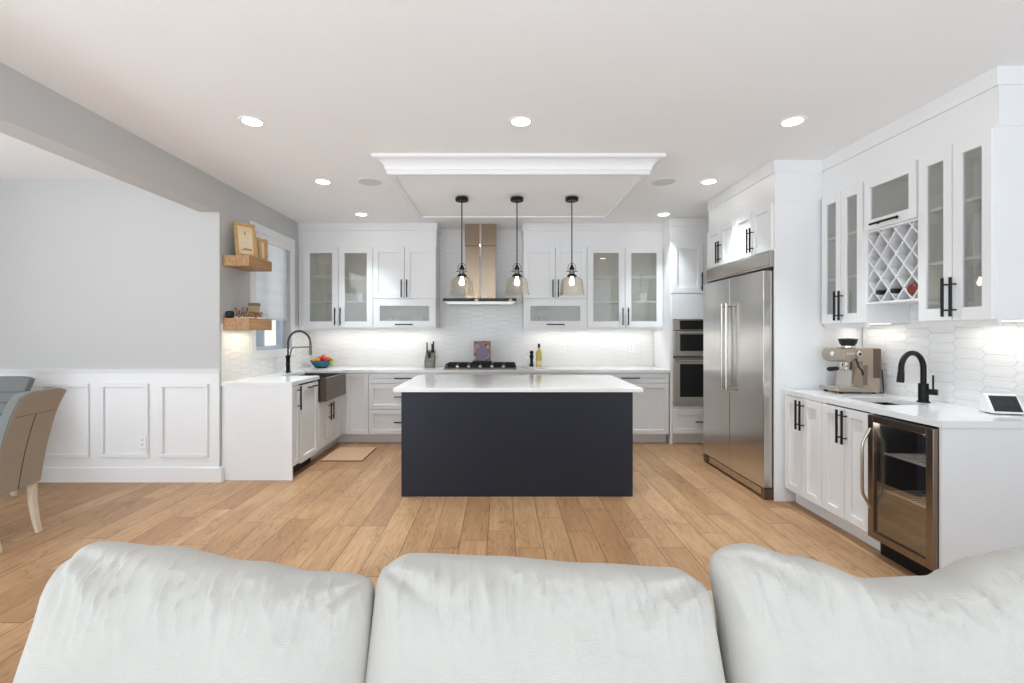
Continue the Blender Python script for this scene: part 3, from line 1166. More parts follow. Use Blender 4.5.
shaker(ot, 'door', w / 2, w - 0.012, 1.868, DT, ('v', w / 2 + 0.035, 2.01, 0.226), sw=0.07)
place(ot, (2.105, 5.70, 0), 0)

ov = thing('wall_oven', 'stainless double wall oven with black glass doors in the white tower', 'oven', (2.517, 5.70, 0.48))
x0, x1 = 2.143, 2.892
MB().box(x0 + 0.004, x1 - 0.004, 5.70, 6.24, 0.483, 1.545).build('oven_body', M['steel_dark'], ov)
MB().box(x0, x1, 5.675, 5.70, 1.415, 1.545).build('control_panel', M['steel'], ov, bevel=0.002)
MB().box(x0 + 0.075, x1 - 0.075, 5.6735, 5.677, 1.42, 1.532).build('display', M['black_gloss'], ov)
for (a, b, ga, gb) in ((1.095, 1.405, 1.155, 1.362), (0.485, 1.065, 0.59, 0.995)):
    d = MB().box(x0, x1, 5.665, 5.70, a, b).build('door', M['steel'], ov, bevel=0.003)
    MB().box(x0 + 0.075, x1 - 0.075, 5.6625, 5.667, ga, gb).build('door_glass', M['black_gloss'], d)
    h = MB()
    zz = b - 0.022
    h.cyl((x0 + 0.03, 5.62, zz), (x1 - 0.03, 5.62, zz), 0.011, seg=12)
    for xx in (x0 + 0.06, x1 - 0.06):
        h.cyl((xx, 5.665, zz), (xx, 5.62, zz), 0.009, seg=8)
    h.build('handle', M['chrome'], d)

# ------------------------------------------------------------------ range hood and cooktop
hd = thing('range_hood', 'stainless chimney range hood with a thin black canopy above the cooktop', 'range hood', (-0.254, 6.05, 1.74))
hx = -0.254
MB().box(hx - 0.205, hx + 0.205, 5.99, YB - 0.012, 2.515, H - 0.002).build('upper_chimney', M['chimney'], hd, bevel=0.003)
MB().box(hx - 0.198, hx + 0.198, 5.997, YB - 0.012, 1.815, 2.513).build('lower_chimney', M['chimney'], hd, bevel=0.003)
MB().prism([(hx - 0.012, 5.988), (hx, 5.980), (hx + 0.012, 5.988)], 2, 2.515, H - 0.004).prism(
    [(hx - 0.012, 5.995), (hx, 5.987), (hx + 0.012, 5.995)], 2, 1.817, 2.512).build('reflection_strip', M['chrome'], hd)  # polished strip added in place of the bright reflection down the chimney
MB().box(hx - 0.46, hx + 0.46, 5.76, YB - 0.012, 1.775, 1.814).build('canopy', M['black_gloss'], hd, bevel=0.003)
MB().prism([(hx - 0.455, 1.774), (hx + 0.455, 1.774), (hx + 0.40, 1.742), (hx - 0.40, 1.742)], 1, 5.78, YB - 0.015).build('filter_tray', brushed('tray_steel', srgb(226, 224, 220), 0.45), hd)

ck = thing('gas_cooktop', 'black gas cooktop with five steel knobs set in the back worktop', 'cooktop', (-0.247, 6.0, CT))
cx = -0.247
p = MB()
p.prism([(5.75, CT), (6.27, CT), (6.27, CT + 0.022), (5.80, CT + 0.022), (5.752, CT + 0.012)], 0, cx - 0.46, cx + 0.46)
p.build('pan', M['steel_dark'], ck, bevel=0.002)
for i in range(3):
    gx = cx - 0.30 + i * 0.30
    g = MB()
    zt = CT + 0.062
    for s in (-1, 1):
        g.box(gx + s * 0.138 - 0.006, gx + s * 0.138 + 0.006, 5.85, 6.25, zt - 0.012, zt)
    for yy in (5.85, 6.0, 6.10, 6.238):
        g.box(gx - 0.138, gx + 0.138, yy, yy + 0.012, zt - 0.012, zt)
    g.box(gx - 0.006, gx + 0.006, 5.85, 6.25, zt - 0.012, zt)
    for sx in (-0.138, 0.138):
        for yy in (5.855, 6.24):
            g.box(gx + sx - 0.008, gx + sx + 0.008, yy - 0.006, yy + 0.008, CT + 0.02, zt - 0.01)
    g.build('grate', M['black'], ck)
for i, (bx, by) in enumerate(((cx - 0.30, 5.95), (cx - 0.30, 6.16), (cx, 6.06), (cx + 0.30, 5.95), (cx + 0.30, 6.16))):
    MB().lathe([(0, 0.042), (0.03, 0.042), (0.034, 0.036), (0.034, 0.030), (0.045, 0.028), (0.047, 0.021)], (bx, by, CT), 18).build('burner', M['black_plastic'], ck)
MB().box(cx - 0.42, cx + 0.42, 5.835, 5.845, CT + 0.02, CT + 0.05).build('rear_guard', M['black'], ck)
for i in range(5):
    kx = cx - 0.29 + i * 0.145
    kb = MB()
    kb.lathe([(0, 0.034), (0.017, 0.034), (0.021, 0.03), (0.023, 0.0)], (0, 0, 0), 18)
    kb.rot(0.5, 'X', (0, 0, 0))
    bmesh.ops.translate(kb.b, verts=kb.b.verts, vec=(kx, 5.785, CT + 0.018))
    kb.build('knob', M['chrome'], ck)

# cookbook on a small stand
def cover_material():
    k = NT('cookbook_cover')
    v = k.obj()
    vo = k.n('ShaderNodeTexVoronoi')
    k.l(v, vo.inputs['Vector'])
    vo.inputs['Scale'].default_value = 22
    spx = k.n('ShaderNodeSeparateColor')
    k.l(vo.outputs['Color'], spx.inputs[0])
    blobs = k.ramp(spx.outputs[0], [(0.0, srgb(60, 48, 60)), (0.3, srgb(176, 128, 96)), (0.5, srgb(120, 92, 120)), (0.7, srgb(206, 190, 170)), (0.9, srgb(110, 60, 50))])
    ln = k.n('ShaderNodeVectorMath', operation='LENGTH')
    mp = k.mapping(v, (1.0, 0.0, 0.8))
    mp.node.inputs['Location'].default_value = (0.0, 0.0, -0.10)
    k.l(mp, ln.inputs[0])
    wob = k.math('ADD', ln.outputs['Value'], k.math('MULTIPLY', k.noise(v, 20, 2), 0.04))
    f = k.ramp(k.math('MULTIPLY', wob, 5.0), [(0.46, (1, 1, 1, 1)), (0.52, (0, 0, 0, 1))])
    k.l(k.mix(f, blobs, srgb(132, 116, 148)), k.p.inputs['Base Color'])
    k.p.inputs['Roughness'].default_value = 0.35
    return k.m


bk = thing('cookbook', 'colourful purple-covered cookbook standing on a small black stand on the cooktop', 'book', (-0.235, 6.05, CT + 0.062))
zb = CT + 0.062
b = MB().box(-0.235 - 0.113, -0.235 + 0.113, 6.045, 6.049, zb + 0.032, zb + 0.292)
b.rot(-0.16, 'X', (-0.235, 6.05, zb + 0.03)).build('cover', cover_material(), bk)
b = MB().box(-0.235 - 0.110, -0.235 + 0.110, 6.049, 6.066, zb + 0.034, zb + 0.289)
b.rot(-0.16, 'X', (-0.235, 6.05, zb + 0.03)).build('pages', M['white_pl'], bk)
st = MB()
st.box(-0.36, -0.11, 6.01, 6.12, zb + 0.0, zb + 0.028)
st.build('stand', M['black_plastic'], bk, bevel=0.003)

# knife block
kb = thing('knife_block', 'grey wooden knife block with black-handled knives on the back worktop', 'knife block', (-0.93, 6.1, CT))
b = MB().prism([(6.03, CT), (6.17, CT), (6.20, CT + 0.225), (6.10, CT + 0.155), (6.03, CT + 0.09)], 0, -0.993, -0.868)
b.build('block', wood_material('grey_block_wood', srgb(96, 90, 84), srgb(136, 130, 122), (60, 60, 6)), kb, bevel=0.004)
MB().box(-0.965, -0.90, 6.026, 6.031, CT + 0.03, CT + 0.07).build('badge', M['steel_dark'], kb)
for (xx, yy, z0, z1) in ((-0.978, 6.17, 0.15, 0.33), (-0.94, 6.08, 0.11, 0.20), (-0.925, 6.08, 0.11, 0.20), (-0.91, 6.16, 0.15, 0.31), (-0.892, 6.17, 0.15, 0.345), (-0.952, 6.10, 0.12, 0.205)):
    MB().box(xx - 0.009, xx + 0.009, yy - 0.012, yy + 0.012, CT + z0, CT + z1).build('knife_handle', M['black_plastic'], kb, bevel=0.004)

# tray with pepper mill and oil
tr = MB().lathe([(0, 0.004), (0.135, 0.004), (0.142, 0.016), (0.146, 0.016), (0.14, 0.0), (0, 0.0)], (0, 0, 0), 36)
for v in tr.b.verts:
    v.co.y *= 0.45
bmesh.ops.translate(tr.b, verts=tr.b.verts, vec=(0.455, 6.08, CT))
tr.build('tray', M['white_cer'], None, base=(0.455, 6.08, CT), label='small white oval tray under the oil bottle and pepper mill', cat='tray')
MB().lathe([(0, 0), (0.028, 0), (0.030, 0.02), (0.022, 0.06), (0.019, 0.10), (0.026, 0.135), (0.028, 0.155), (0.017, 0.168), (0.026, 0.19), (0.024, 0.208), (0.010, 0.22), (0, 0.22)],
           (0.418, 6.08, CT + 0.005), 20).build('pepper_mill', M['black'], None, base=(0.418, 6.08, CT + 0.005), label='black pepper mill on the white tray next to the oil bottle', cat='pepper mill')
MB().box(0.352, 0.378, 6.07, 6.096, CT + 0.005, CT + 0.20).build('salt_grinder', M['clear'], None, base=(0.365, 6.083, CT + 0.005), bevel=0.006,
     label='clear grinder on the white tray left of the black pepper mill', cat='grinder')
ol = thing('oil_bottle', 'tall bottle of yellow cooking oil with a black cap on the white tray', 'bottle', (0.515, 6.08, CT + 0.005))
zo = CT + 0.005
MB().lathe([(0, 0), (0.036, 0), (0.039, 0.008), (0.039, 0.185), (0.030, 0.215), (0.015, 0.235), (0.014, 0.27), (0, 0.27)], (0.515, 6.08, zo), 20).build(
    'glass_body', simple('golden_oil', srgb(206, 186, 88), 0.12, var=0.08), ol)
MB().lathe([(0.0395, 0.02), (0.0398, 0.021), (0.0398, 0.085), (0.0395, 0.086)], (0.515, 6.08, zo), 20).build('paper_band', simple('cream_label', srgb(226, 214, 150), 0.5), ol)
MB().lathe([(0, 0.31), (0.016, 0.31), (0.017, 0.262), (0.0155, 0.258)], (0.515, 6.08, zo), 16).build('cap', M['black_plastic'], ol)

# ------------------------------------------------------------------ left sink faucet and fruit bowl
fc = thing('spring_faucet', 'tall dark spring-coil kitchen faucet behind the apron sink', 'faucet', (-2.47, 5.36, CT))
fx, fy = -2.47, 5.36
MB().lathe([(0, 0), (0.030, 0), (0.030, 0.012), (0.022, 0.016), (0.022, 0.16), (0.026, 0.165), (0.026, 0.195), (0.012, 0.20), (0, 0.20)], (fx, fy, CT), 18).build('body', M['black'], fc)
arc = []
for i in range(25):
    a = PI * (1 - i / 24.0)
    arc.append((fx + 0.13 + 0.13 * math.cos(a), fy, CT + 0.345 + 0.135 * math.sin(a)))
path = [(fx, fy, CT + 0.195), (fx, fy, CT + 0.27)] + arc + [(fx + 0.262, fy, CT + 0.33)]
MB().tube(path, 0.008, 10).build('hose', M['black'], fc)
coil = []
tot = len(path) - 1
N = 520
for i in range(N + 1):
    s = i / N * tot
    j = min(int(s), tot - 1)
    f = s - j
    p = Vector(path[j]).lerp(Vector(path[j + 1]), f)
    tng = (Vector(path[j + 1]) - Vector(path[j])).normalized()
    n1 = Vector((0, 1, 0))
    n2 = tng.cross(n1)
    a = i * 2 * PI / 11.0
    coil.append(p + (n1 * math.cos(a) + n2 * math.sin(a)) * 0.0125)
MB().tube(coil, 0.0026, 5).build('coil', M['steel_dark'], fc)
MB().tube([(fx, fy, CT + 0.19), (fx + 0.025, fy, CT + 0.20), (fx + 0.04, fy, CT + 0.27), (fx + 0.065, fy, CT + 0.292), (fx + 0.28, fy, CT + 0.295)], 0.008, 10).build('support_arm', M['steel_dark'], fc)
MB().lathe([(0, 0.20), (0.015, 0.20), (0.017, 0.22), (0.013, 0.34), (0, 0.34)], (fx + 0.262, fy, CT), 16).build('spray_head', M['steel_dark'], fc)
MB().cyl((fx, fy - 0.02, CT + 0.10), (fx + 0.01, fy - 0.055, CT + 0.10), 0.012, seg=12).cyl((fx + 0.012, fy - 0.05, CT + 0.10), (fx + 0.05, fy - 0.06, CT + 0.135), 0.005, seg=8).build('lever', M['black'], fc)

bw = (-2.35, 6.05, CT)
MB().lathe([(0, 0.006), (0.055, 0.006), (0.06, 0.012), (0.105, 0.045), (0.138, 0.098), (0.142, 0.098), (0.112, 0.040), (0.065, 0.0), (0, 0.0)], bw, 32).build(
    'fruit_bowl', M['teal'], None, base=bw, label='teal bowl of fruit in the counter corner beside the sink faucet', cat='bowl')
fruits = [(-0.07, -0.02, 0.085, 0.038, 'lemon', srgb(232, 190, 60), 'yellow lemon at the left side of the teal bowl', (1.2, 1, 0.95)),
          (-0.025, -0.07, 0.085, 0.036, 'orange', srgb(232, 140, 40), 'pale orange fruit at the front of the teal bowl', (1, 1, 1)),
          (0.055, -0.055, 0.10, 0.046, 'apple', srgb(196, 44, 30), 'red apple at the front right of the teal bowl', (1, 1, 0.95)),
          (0.02, 0.03, 0.115, 0.043, 'tomato', srgb(226, 84, 30), 'orange-red tomato topmost in the teal bowl', (1, 1, 0.9)),
          (-0.05, 0.06, 0.09, 0.041, 'lime', srgb(130, 150, 60), 'green lime at the back left of the teal bowl', (1.1, 1, 0.95)),
          (0.09, 0.04, 0.095, 0.037, 'peach', srgb(236, 112, 50), 'orange peach at the back right of the teal bowl', (1, 1, 1))]
for (dx, dy, dz, rr, nm, colr, lab, sc) in fruits:
    c = (bw[0] + dx * 0.93, bw[1] + dy * 0.93, bw[2] + dz + 0.014)
    f = thing(nm, lab, 'fruit', c, 'fruit in the teal bowl')
    MB().ball(c, rr, sc).build('flesh', simple(nm + '_skin', colr, 0.4, var=0.12, vscale=30), f)
    MB().cyl((c[0], c[1], c[2] + rr * 0.9), (c[0] + 0.004, c[1], c[2] + rr * 1.2), 0.003, seg=6).build('stem', simple(nm + '_stem', srgb(80, 90, 40), 0.7), f)
lf = MB()
for i in range(9):
    a = random.uniform(0, 2 * PI)
    c = Vector((bw[0] + 0.157 + random.uniform(-0.012, 0.012), bw[1] - 0.05 + random.uniform(-0.03, 0.03), CT + 0.045 + i * 0.009))
    lf.ball(c, 0.016, (1, 1, 1.2), 10)
lf.build('grape_bunch', simple('green_grape', srgb(150, 160, 60), 0.3, var=0.1), None, base=(bw[0] + 0.145, bw[1] - 0.05, CT + 0.045),
         label='green grapes hanging over the right rim of the teal bowl', cat='grapes')

# ------------------------------------------------------------------ wooden shelves on the left wall
for (z0, z1, lab) in ((2.013, 2.113, 'upper floating wooden shelf carrying the gold picture frames'),
                      (1.408, 1.522, 'lower floating wooden shelf with the Welcome sign beside the window')):
    sh = MB().box(XL + 0.0015, -2.355, 4.319, 4.75, z0, z1)
    sh.build('wall_shelf', M['wood'], None, base=(XL, 4.53, z0), bevel=0.003, label=lab, cat='shelf', group='floating shelves')
area_light('shelf_led', (-2.49, 4.53, 1.40), (0, 0, 0), 0.03, 0.36, 0.8, (1.0, 0.82, 0.6))


def print_material():
    k = NT('cream_print')
    v = k.obj()
    f = k.noise(v, 5, 3)
    k.l(k.ramp(f, [(0.35, srgb(226, 200, 160)), (0.65, srgb(242, 226, 196))]), k.p.inputs['Base Color'])
    k.p.inputs['Roughness'].default_value = 0.4
    return k.m


PRM = print_material()


def picture_frame(label, w, h, loc, rz, lean, mark=True):
    r = thing('picture_frame', label, 'picture frame', (0, 0, 0), 'gold picture frames on the upper shelf')
    f = MB()
    t, d = 0.03, 0.018
    f.box(-w / 2, w / 2, 0, d, 0, t)
    f.box(-w / 2, w / 2, 0, d, h - t, h)
    f.box(-w / 2, -w / 2 + t, 0, d, t, h - t)
    f.box(w / 2 - t, w / 2, 0, d, t, h - t)
    f.rot(-lean, 'X', (0, 0, 0)).build('moulding', M['gold'], r, bevel=0.004)
    MB().box(-w / 2 + t, w / 2 - t, 0.010, 0.014, t, h - t).rot(-lean, 'X', (0, 0, 0)).build('print', PRM, r)
    if mark:
        mk = MB().box(-0.006, 0.006, 0.0075, 0.0098, h * 0.66, h * 0.76)
        mk.rot(-lean, 'X', (0, 0, 0)).build('print_motif', simple('print_ink', srgb(178, 140, 92), 0.5), r)
        mk = MB()
        mk.prism([(-0.05, h * 0.20), (0.055, h * 0.20), (0.055, h * 0.25), (-0.01, h * 0.28)], 1, 0.0075, 0.0098)
        mk.rot(-lean, 'X', (0, 0, 0)).build('print_motif', simple('print_ink', srgb(178, 140, 92), 0.5), r)
    tl_ = h * 0.62 * math.tan(lean)
    MB().prism([(0.024, 0.0), (tl_ + 0.07, 0.0), (tl_ + 0.024, h * 0.62)], 0, -0.02, 0.02).build('easel_back', M['black_plastic'], r)
    place(r, loc, rz)
    return r


ZS = 2.1135
picture_frame('largest gold picture frame leaning at the near end of the upper shelf', 0.20, 0.345, (-2.440, 4.445, ZS), 0.90, 0.20)
picture_frame('slim gold picture frame in the middle of the upper shelf', 0.13, 0.235, (-2.428, 4.568, ZS), 0.90, 0.16, False)
picture_frame('smallest gold picture frame at the window end of the upper shelf', 0.12, 0.225, (-2.41, 4.662, ZS), 0.80, 0.10, False)

# Welcome sign: cut-out wooden script standing on a slim base
ws = thing('welcome_sign', 'wooden Welcome word sign in script lettering on the lower shelf', 'sign', (0, 0, 0))
strokes = [
    [(0.0, 0.80), (0.10, 0.98), (0.16, 0.80), (0.15, 0.40), (0.20, 0.06), (0.30, 0.35), (0.40, 0.72), (0.42, 0.35), (0.50, 0.06), (0.62, 0.45), (0.70, 0.95), (0.80, 1.0)],
    [(0.68, 0.30), (0.80, 0.36), (0.88, 0.48), (0.82, 0.58), (0.74, 0.45), (0.74, 0.18), (0.84, 0.06), (0.95, 0.20)],
    [(0.95, 0.20), (1.08, 0.60), (1.14, 0.92), (1.08, 1.0), (1.03, 0.75), (1.02, 0.20), (1.10, 0.06), (1.18, 0.20)],
    [(1.42, 0.50), (1.34, 0.58), (1.24, 0.45), (1.22, 0.20), (1.32, 0.06), (1.44, 0.18)],
    [(1.62, 0.56), (1.52, 0.50), (1.48, 0.25), (1.58, 0.06), (1.70, 0.20), (1.71, 0.45), (1.62, 0.56), (1.78, 0.48)],
    [(1.80, 0.56), (1.84, 0.06), (1.90, 0.40), (1.98, 0.56), (2.01, 0.06), (2.08, 0.40), (2.16, 0.56), (2.19, 0.10), (2.26, 0.16)],
    [(2.26, 0.28), (2.36, 0.36), (2.43, 0.48), (2.37, 0.58), (2.30, 0.45), (2.30, 0.18), (2.40, 0.06), (2.52, 0.20)],
]


def smooth_path(pts, n=5):
    out = []
    P = [pts[0]] + pts + [pts[-1]]
    for i in range(1, len(P) - 2):
        for q in range(n):
            tt = q / n
            r_ = []
            for a in range(2):
                p0, p1, p2, p3 = P[i - 1][a], P[i][a], P[i + 1][a], P[i + 2][a]
                r_.append(0.5 * (2 * p1 + (p2 - p0) * tt + (2 * p0 - 5 * p1 + 4 * p2 - p3) * tt * tt + (3 * p1 - p0 - 3 * p2 + p3) * tt ** 3))
            out.append(tuple(r_))
    out.append(pts[-1])
    return out


sw_ = MB()
kx, kz = 0.30 / 2.52, 0.088
for s in strokes:
    sw_.tube([(px * kx - 0.15, 0.0, 0.014 + pz * kz) for (px, pz) in smooth_path(s)], 0.0046, 7)
sw_.build('lettering', wood_material('sign_wood', srgb(112, 72, 36), srgb(142, 96, 52), (30, 30, 30)), ws)
MB().box(-0.155, 0.155, -0.014, 0.014, 0.0, 0.014).build('base', M['white_cer'], ws, bevel=0.002)
for xx in (-0.118, 0.06):
    MB().ball((xx, -0.016, 0.011), 0.008, seg=10).build('berry', simple('red_berry', srgb(190, 40, 46), 0.4), ws)
place(ws, (-2.47, 4.53, 1.5225), math.atan2(0.30, 0.15))
MB().lathe([(0, 0), (0.022, 0), (0.034, 0.012), (0.037, 0.04), (0.032, 0.062), (0.02, 0.068), (0, 0.068)], (-2.568, 4.375, 1.5225), 18).build(
    'candle_jar', M['black_plastic'], None, base=(-2.568, 4.375, 1.5225), label='small round black jar at the wall end of the lower shelf', cat='jar')
bx = thing('storage_tin', 'tall tan box with a grey lid behind the Welcome sign', 'box', (-2.50, 4.69, 1.5225))
MB().box(-2.545, -2.465, 4.655, 4.725, 1.5225, 1.655).build('body', simple('tan_card', srgb(196, 170, 132), 0.6), bx, bevel=0.003)
MB().box(-2.549, -2.461, 4.651, 4.729, 1.655, 1.685).build('lid', simple('grey_lid', srgb(120, 116, 114), 0.5), bx, bevel=0.003)

# ------------------------------------------------------------------ bar faucet, coffee machine, smart display
bf = thing('bar_faucet', 'matte black gooseneck faucet beside the bar sink', 'faucet', (2.86, 3.10, CT))
fx, fy = 2.835, 3.08
b = MB()
b.lathe([(0, 0), (0.036, 0), (0.036, 0.006), (0.028, 0.010), (0.028, 0.125), (0.019, 0.128), (0, 0.128)], (fx, fy, CT), 20).build('body', M['black'], bf)
ux, uy = -0.97, -0.22
pa = [(fx, fy, CT + 0.12), (fx, fy, CT + 0.20)]
R = 0.096
for i in range(19):
    a = PI * i / 18.0 * 1.04
    d = R - R * math.cos(a)
    pa.append((fx + ux * d, fy + uy * d, CT + 0.225 + R * 1.1 * math.sin(a)))
MB().tube(pa, 0.0165, 14).build('spout', M['black'], bf)
e1 = Vector(pa[-1])
MB().cyl(e1, e1 + Vector((ux * -0.004 - 0.010, uy * 0.0, -0.075)), 0.018, 0.021, 16).build('spray_head', M['black'], bf)
MB().cyl((fx, fy, CT + 0.072), (fx + 0.045, fy - 0.055, CT + 0.072), 0.02, seg=14).cyl((fx + 0.022, fy - 0.045, CT + 0.075), (fx + 0.018, fy - 0.05, CT + 0.185), 0.0055, seg=8).build('lever', M['black'], bf)

cm = thing('espresso_machine', 'stainless espresso machine with bean hopper at the far end of the bar counter', 'coffee machine', (2.69, 3.58, CT))
E = MB
cst = simple('champagne_steel', srgb(178, 164, 148), 0.3, 0.85, var=0.04, vscale=10)
ya, yb = 3.475, 3.705
E().prism([(2.705, CT + 0.05), (2.852, CT + 0.012), (2.852, 1.268), (2.655, 1.268), (2.705, 1.15)], 1, ya + 0.001, yb - 0.001).build('body', cst, cm, bevel=0.006)
E().prism([(2.52, 1.215), (2.535, 1.175), (2.575, 1.158), (2.72, 1.166), (2.72, 1.262), (2.56, 1.266), (2.535, 1.258)], 1, ya, yb).build('head', cst, cm, bevel=0.006)
E().prism([(2.495, CT + 0.018), (2.852, CT + 0.010), (2.852, CT + 0.05), (2.50, CT + 0.045)], 1, ya + 0.004, yb - 0.004).build('base', cst, cm, bevel=0.006)
tray = E().box(2.50, 2.70, ya + 0.012, yb - 0.012, CT + 0.045, CT + 0.052)
tray.build('drip_tray', M['chrome'], cm)
E().prism([(2.64, CT + 0.05), (2.72, CT + 0.05), (2.72, 1.16), (2.66, 1.16)], 1, ya + 0.055, yb - 0.005).build('splash_panel', M['steel'], cm)
E().box(2.79, 2.856, ya - 0.002, yb - 0.02, 1.04, 1.262).build('water_tank', simple('tank_brown', srgb(96, 80, 68), 0.3), cm, bevel=0.004)
for (xx, yy) in ((2.54, ya + 0.03), (2.54, yb - 0.03), (2.82, ya + 0.03), (2.82, yb - 0.03)):
    E().lathe([(0, 0), (0.014, 0), (0.016, 0.020), (0, 0.020)], (xx, yy, CT), 12).build('foot', M['black_plastic'], cm)
E().lathe([(0.0, 1.262), (0.05, 1.262), (0.048, 1.285), (0.060, 1.30), (0.068, 1.325), (0.070, 1.335), (0.064, 1.338), (0.0, 1.342)], (2.668, 3.59, 0), 26).build('bean_hopper', M['black_plastic'], cm)
E().lathe([(0.0525, 1.270), (0.0525, 1.282)], (2.668, 3.59, 0), 26).build('hopper_collar', M['chrome'], cm)
gh = E().lathe([(0, 1.120), (0.030, 1.120), (0.034, 1.13), (0.034, 1.165), (0, 1.165)], (2.615, 3.56, 0), 20)
gh.build('group_head', M['chrome'], cm)
pf = E().lathe([(0, 1.092), (0.018, 1.092), (0.032, 1.10), (0.034, 1.122), (0, 1.122)], (2.615, 3.56, 0), 18)
pf.cyl((2.60, 3.56, 1.108), (2.545, 3.555, 1.108), 0.009, seg=10)
pf.build('portafilter', M['chrome'], cm)
E().tube([(2.555, 3.555, 1.108), (2.54, 3.553, 1.108), (2.475, 3.545, 1.105), (2.455, 3.543, 1.105)], [0.012, 0.016, 0.018, 0.013], 14).build('portafilter_handle', M['black_plastic'], cm)
E().tube([(2.635, ya - 0.012, 1.19), (2.64, ya - 0.03, 1.13), (2.665, ya - 0.035, 1.10), (2.675, ya - 0.035, 1.065)], 0.008, 10).build('steam_wand', M['black_plastic'], cm)
E().lathe([(0, -0.016), (0.022, -0.016), (0.026, -0.012), (0.027, 0.0)], (2.665, ya, 1.222), 22, 'y').build('steam_dial', M['steel'], cm)
E().lathe([(0, -0.018), (0.010, -0.018), (0.010, -0.014)], (2.665, ya, 1.222), 16, 'y').build('dial_face', M['black_plastic'], cm)
E().lathe([(0, -0.008), (0.017, -0.008), (0.018, 0.004)], (2.525, 3.58, 1.222), 20, 'x').build('pressure_gauge', M['white_cer'], cm)
for i in range(4):
    E().lathe([(0, -0.004), (0.007, -0.004), (0.008, 0.002)], (2.588 + 0.018 * i - 0.02, ya, 1.226), 12, 'y').build('button', M['chrome'], cm)
E().box(2.70, 2.742, ya - 0.003, ya + 0.004, 0.985, 1.14).build('side_recess', simple('recess_brown', srgb(132, 116, 100), 0.4, 0.6), cm, bevel=0.004)
E().tube([(2.853, 3.535, 1.06), (2.874, 3.53, 1.01), (2.885, 3.52, 0.96), (2.872, 3.50, 0.928), (2.884, 3.482, 0.927), (2.898, 3.50, 0.97), (2.9075, 3.52, 1.06), (2.9085, 3.525, 1.10)], 0.005, 8).build('power_cord', M['black_plastic'], cm)
place(cm, (2.69 + 0.045, 3.58, CT))
cm.scale = (0.89, 0.95, 1.0)

sd = thing('smart_display', 'small white tilted touch-screen display at the near end of the bar counter', 'display', (0, 0, 0))
d = MB().prism([(0.0, 0.006), (0.12, 0.004), (0.085, 0.11), (0.068, 0.115)], 0, -0.080, 0.080)
d.build('housing', M['white_pl'], sd, bevel=0.006)
ang = math.atan2(0.068, 0.109)
s = MB().box(-0.064, 0.064, -0.0012, 0.001, 0.014, 0.112)
s.rot(-ang, 'X', (0, 0, 0))
bmesh.ops.translate(s.b, verts=s.b.verts, vec=(0, -0.0005, 0.006))
s.build('screen', simple('dark_screen', srgb(40, 42, 46), 0.08, var=0.2, vscale=30), sd)
for xx in (-0.045, 0.045):
    MB().box(xx - 0.02, xx + 0.02, 0.02, 0.08, 0.0, 0.006).build('foot', M['black_plastic'], sd)
place(sd, (2.882, 2.60, CT), -0.28)

# wall outlets
def outlet(label, loc, rotz, group='wall outlets'):
    r = thing('wall_outlet', label, 'outlet', (0, 0, 0), group)
    MB().box(-0.035, 0.035, -0.006, 0, -0.058, 0.058).build('plate', M['white_pl'], r, bevel=0.003)
    for z in (-0.022, 0.022):
        f = MB().box(-0.017, 0.017, -0.008, -0.006, z - 0.015, z + 0.015)
        f = f.build('socket', M['trim'], r, bevel=0.002)
        MB().box(-0.009, -0.006, -0.0086, -0.008, z - 0.006, z + 0.007).box(0.006, 0.009, -0.0086, -0.008, z - 0.006, z + 0.007).build('slot', M['black_plastic'], f)
    place(r, loc, rotz)


outlet('white wall outlet on the back tiles above the oil bottle, nearest the hood', (0.858, YB - 0.0105, 1.17), 0)
outlet('white wall outlet on the back tiles nearest the oven tower', (1.80, YB - 0.0105, 1.17), 0)
outlet('white wall outlet on the right tiles behind the coffee machine', (XR - 0.0105, 3.53, 1.12), -PI / 2)
outlet('white wall outlet low on the wainscot panel at the left', ((143 - 500) * 4.25 / 460, YD - 0.0325, 0.372), 0)

# ------------------------------------------------------------------ dishes behind the cabinet glass
def mug(label, loc, rz=0.0):
    r = thing('mug', label, 'mug', (0, 0, 0), 'mugs behind the cabinet glass')
    MB().lathe([(0, 0.0), (0.036, 0.0), (0.043, 0.01), (0.045, 0.10), (0.041, 0.10), (0.039, 0.012), (0, 0.01)], (0, 0, 0), 20).build('cup', M['white_cer'], r)
    MB().tube([(-0.043, 0, 0.08), (-0.07, 0, 0.075), (-0.076, 0, 0.05), (-0.066, 0, 0.025), (-0.042, 0, 0.02)], 0.006, 8).build('grip', M['white_cer'], r)
    return place(r, loc, rz)


mug('white mug on the middle shelf behind the left glass door by the window', (-2.28, 6.08, 1.7935))
mug('white mug on the middle shelf of the corner glass cabinet, right-hand door', (-1.84, 6.07, 1.7935))
mug('white mug on the middle shelf of the glass cabinet next to the oven tower', (1.90, 6.08, 1.7935))
for i in range(5):
    MB().lathe([(0, 0.004), (0.075, 0.004), (0.12, 0.016), (0.123, 0.016), (0.08, 0.0), (0, 0.0)], (-1.80, 6.1, 1.4635 + i * 0.012), 28).build(
        'plate', M['plate_blue'], None, base=(-1.80, 6.1, 1.4635 + i * 0.012), label='blue-grey plate in the stack at the bottom of the corner glass cabinet', cat='plate', group='stacked plates in the corner cabinet')


def tumbler(label, loc, group, mat=None):
    MB().lathe([(0, 0.0), (0.032, 0.0), (0.036, 0.13), (0.034, 0.13), (0.030, 0.008), (0, 0.008)], loc, 18).build('tumbler', mat or M['white_cer'], None, base=loc, label=label, cat='glass', group=group)


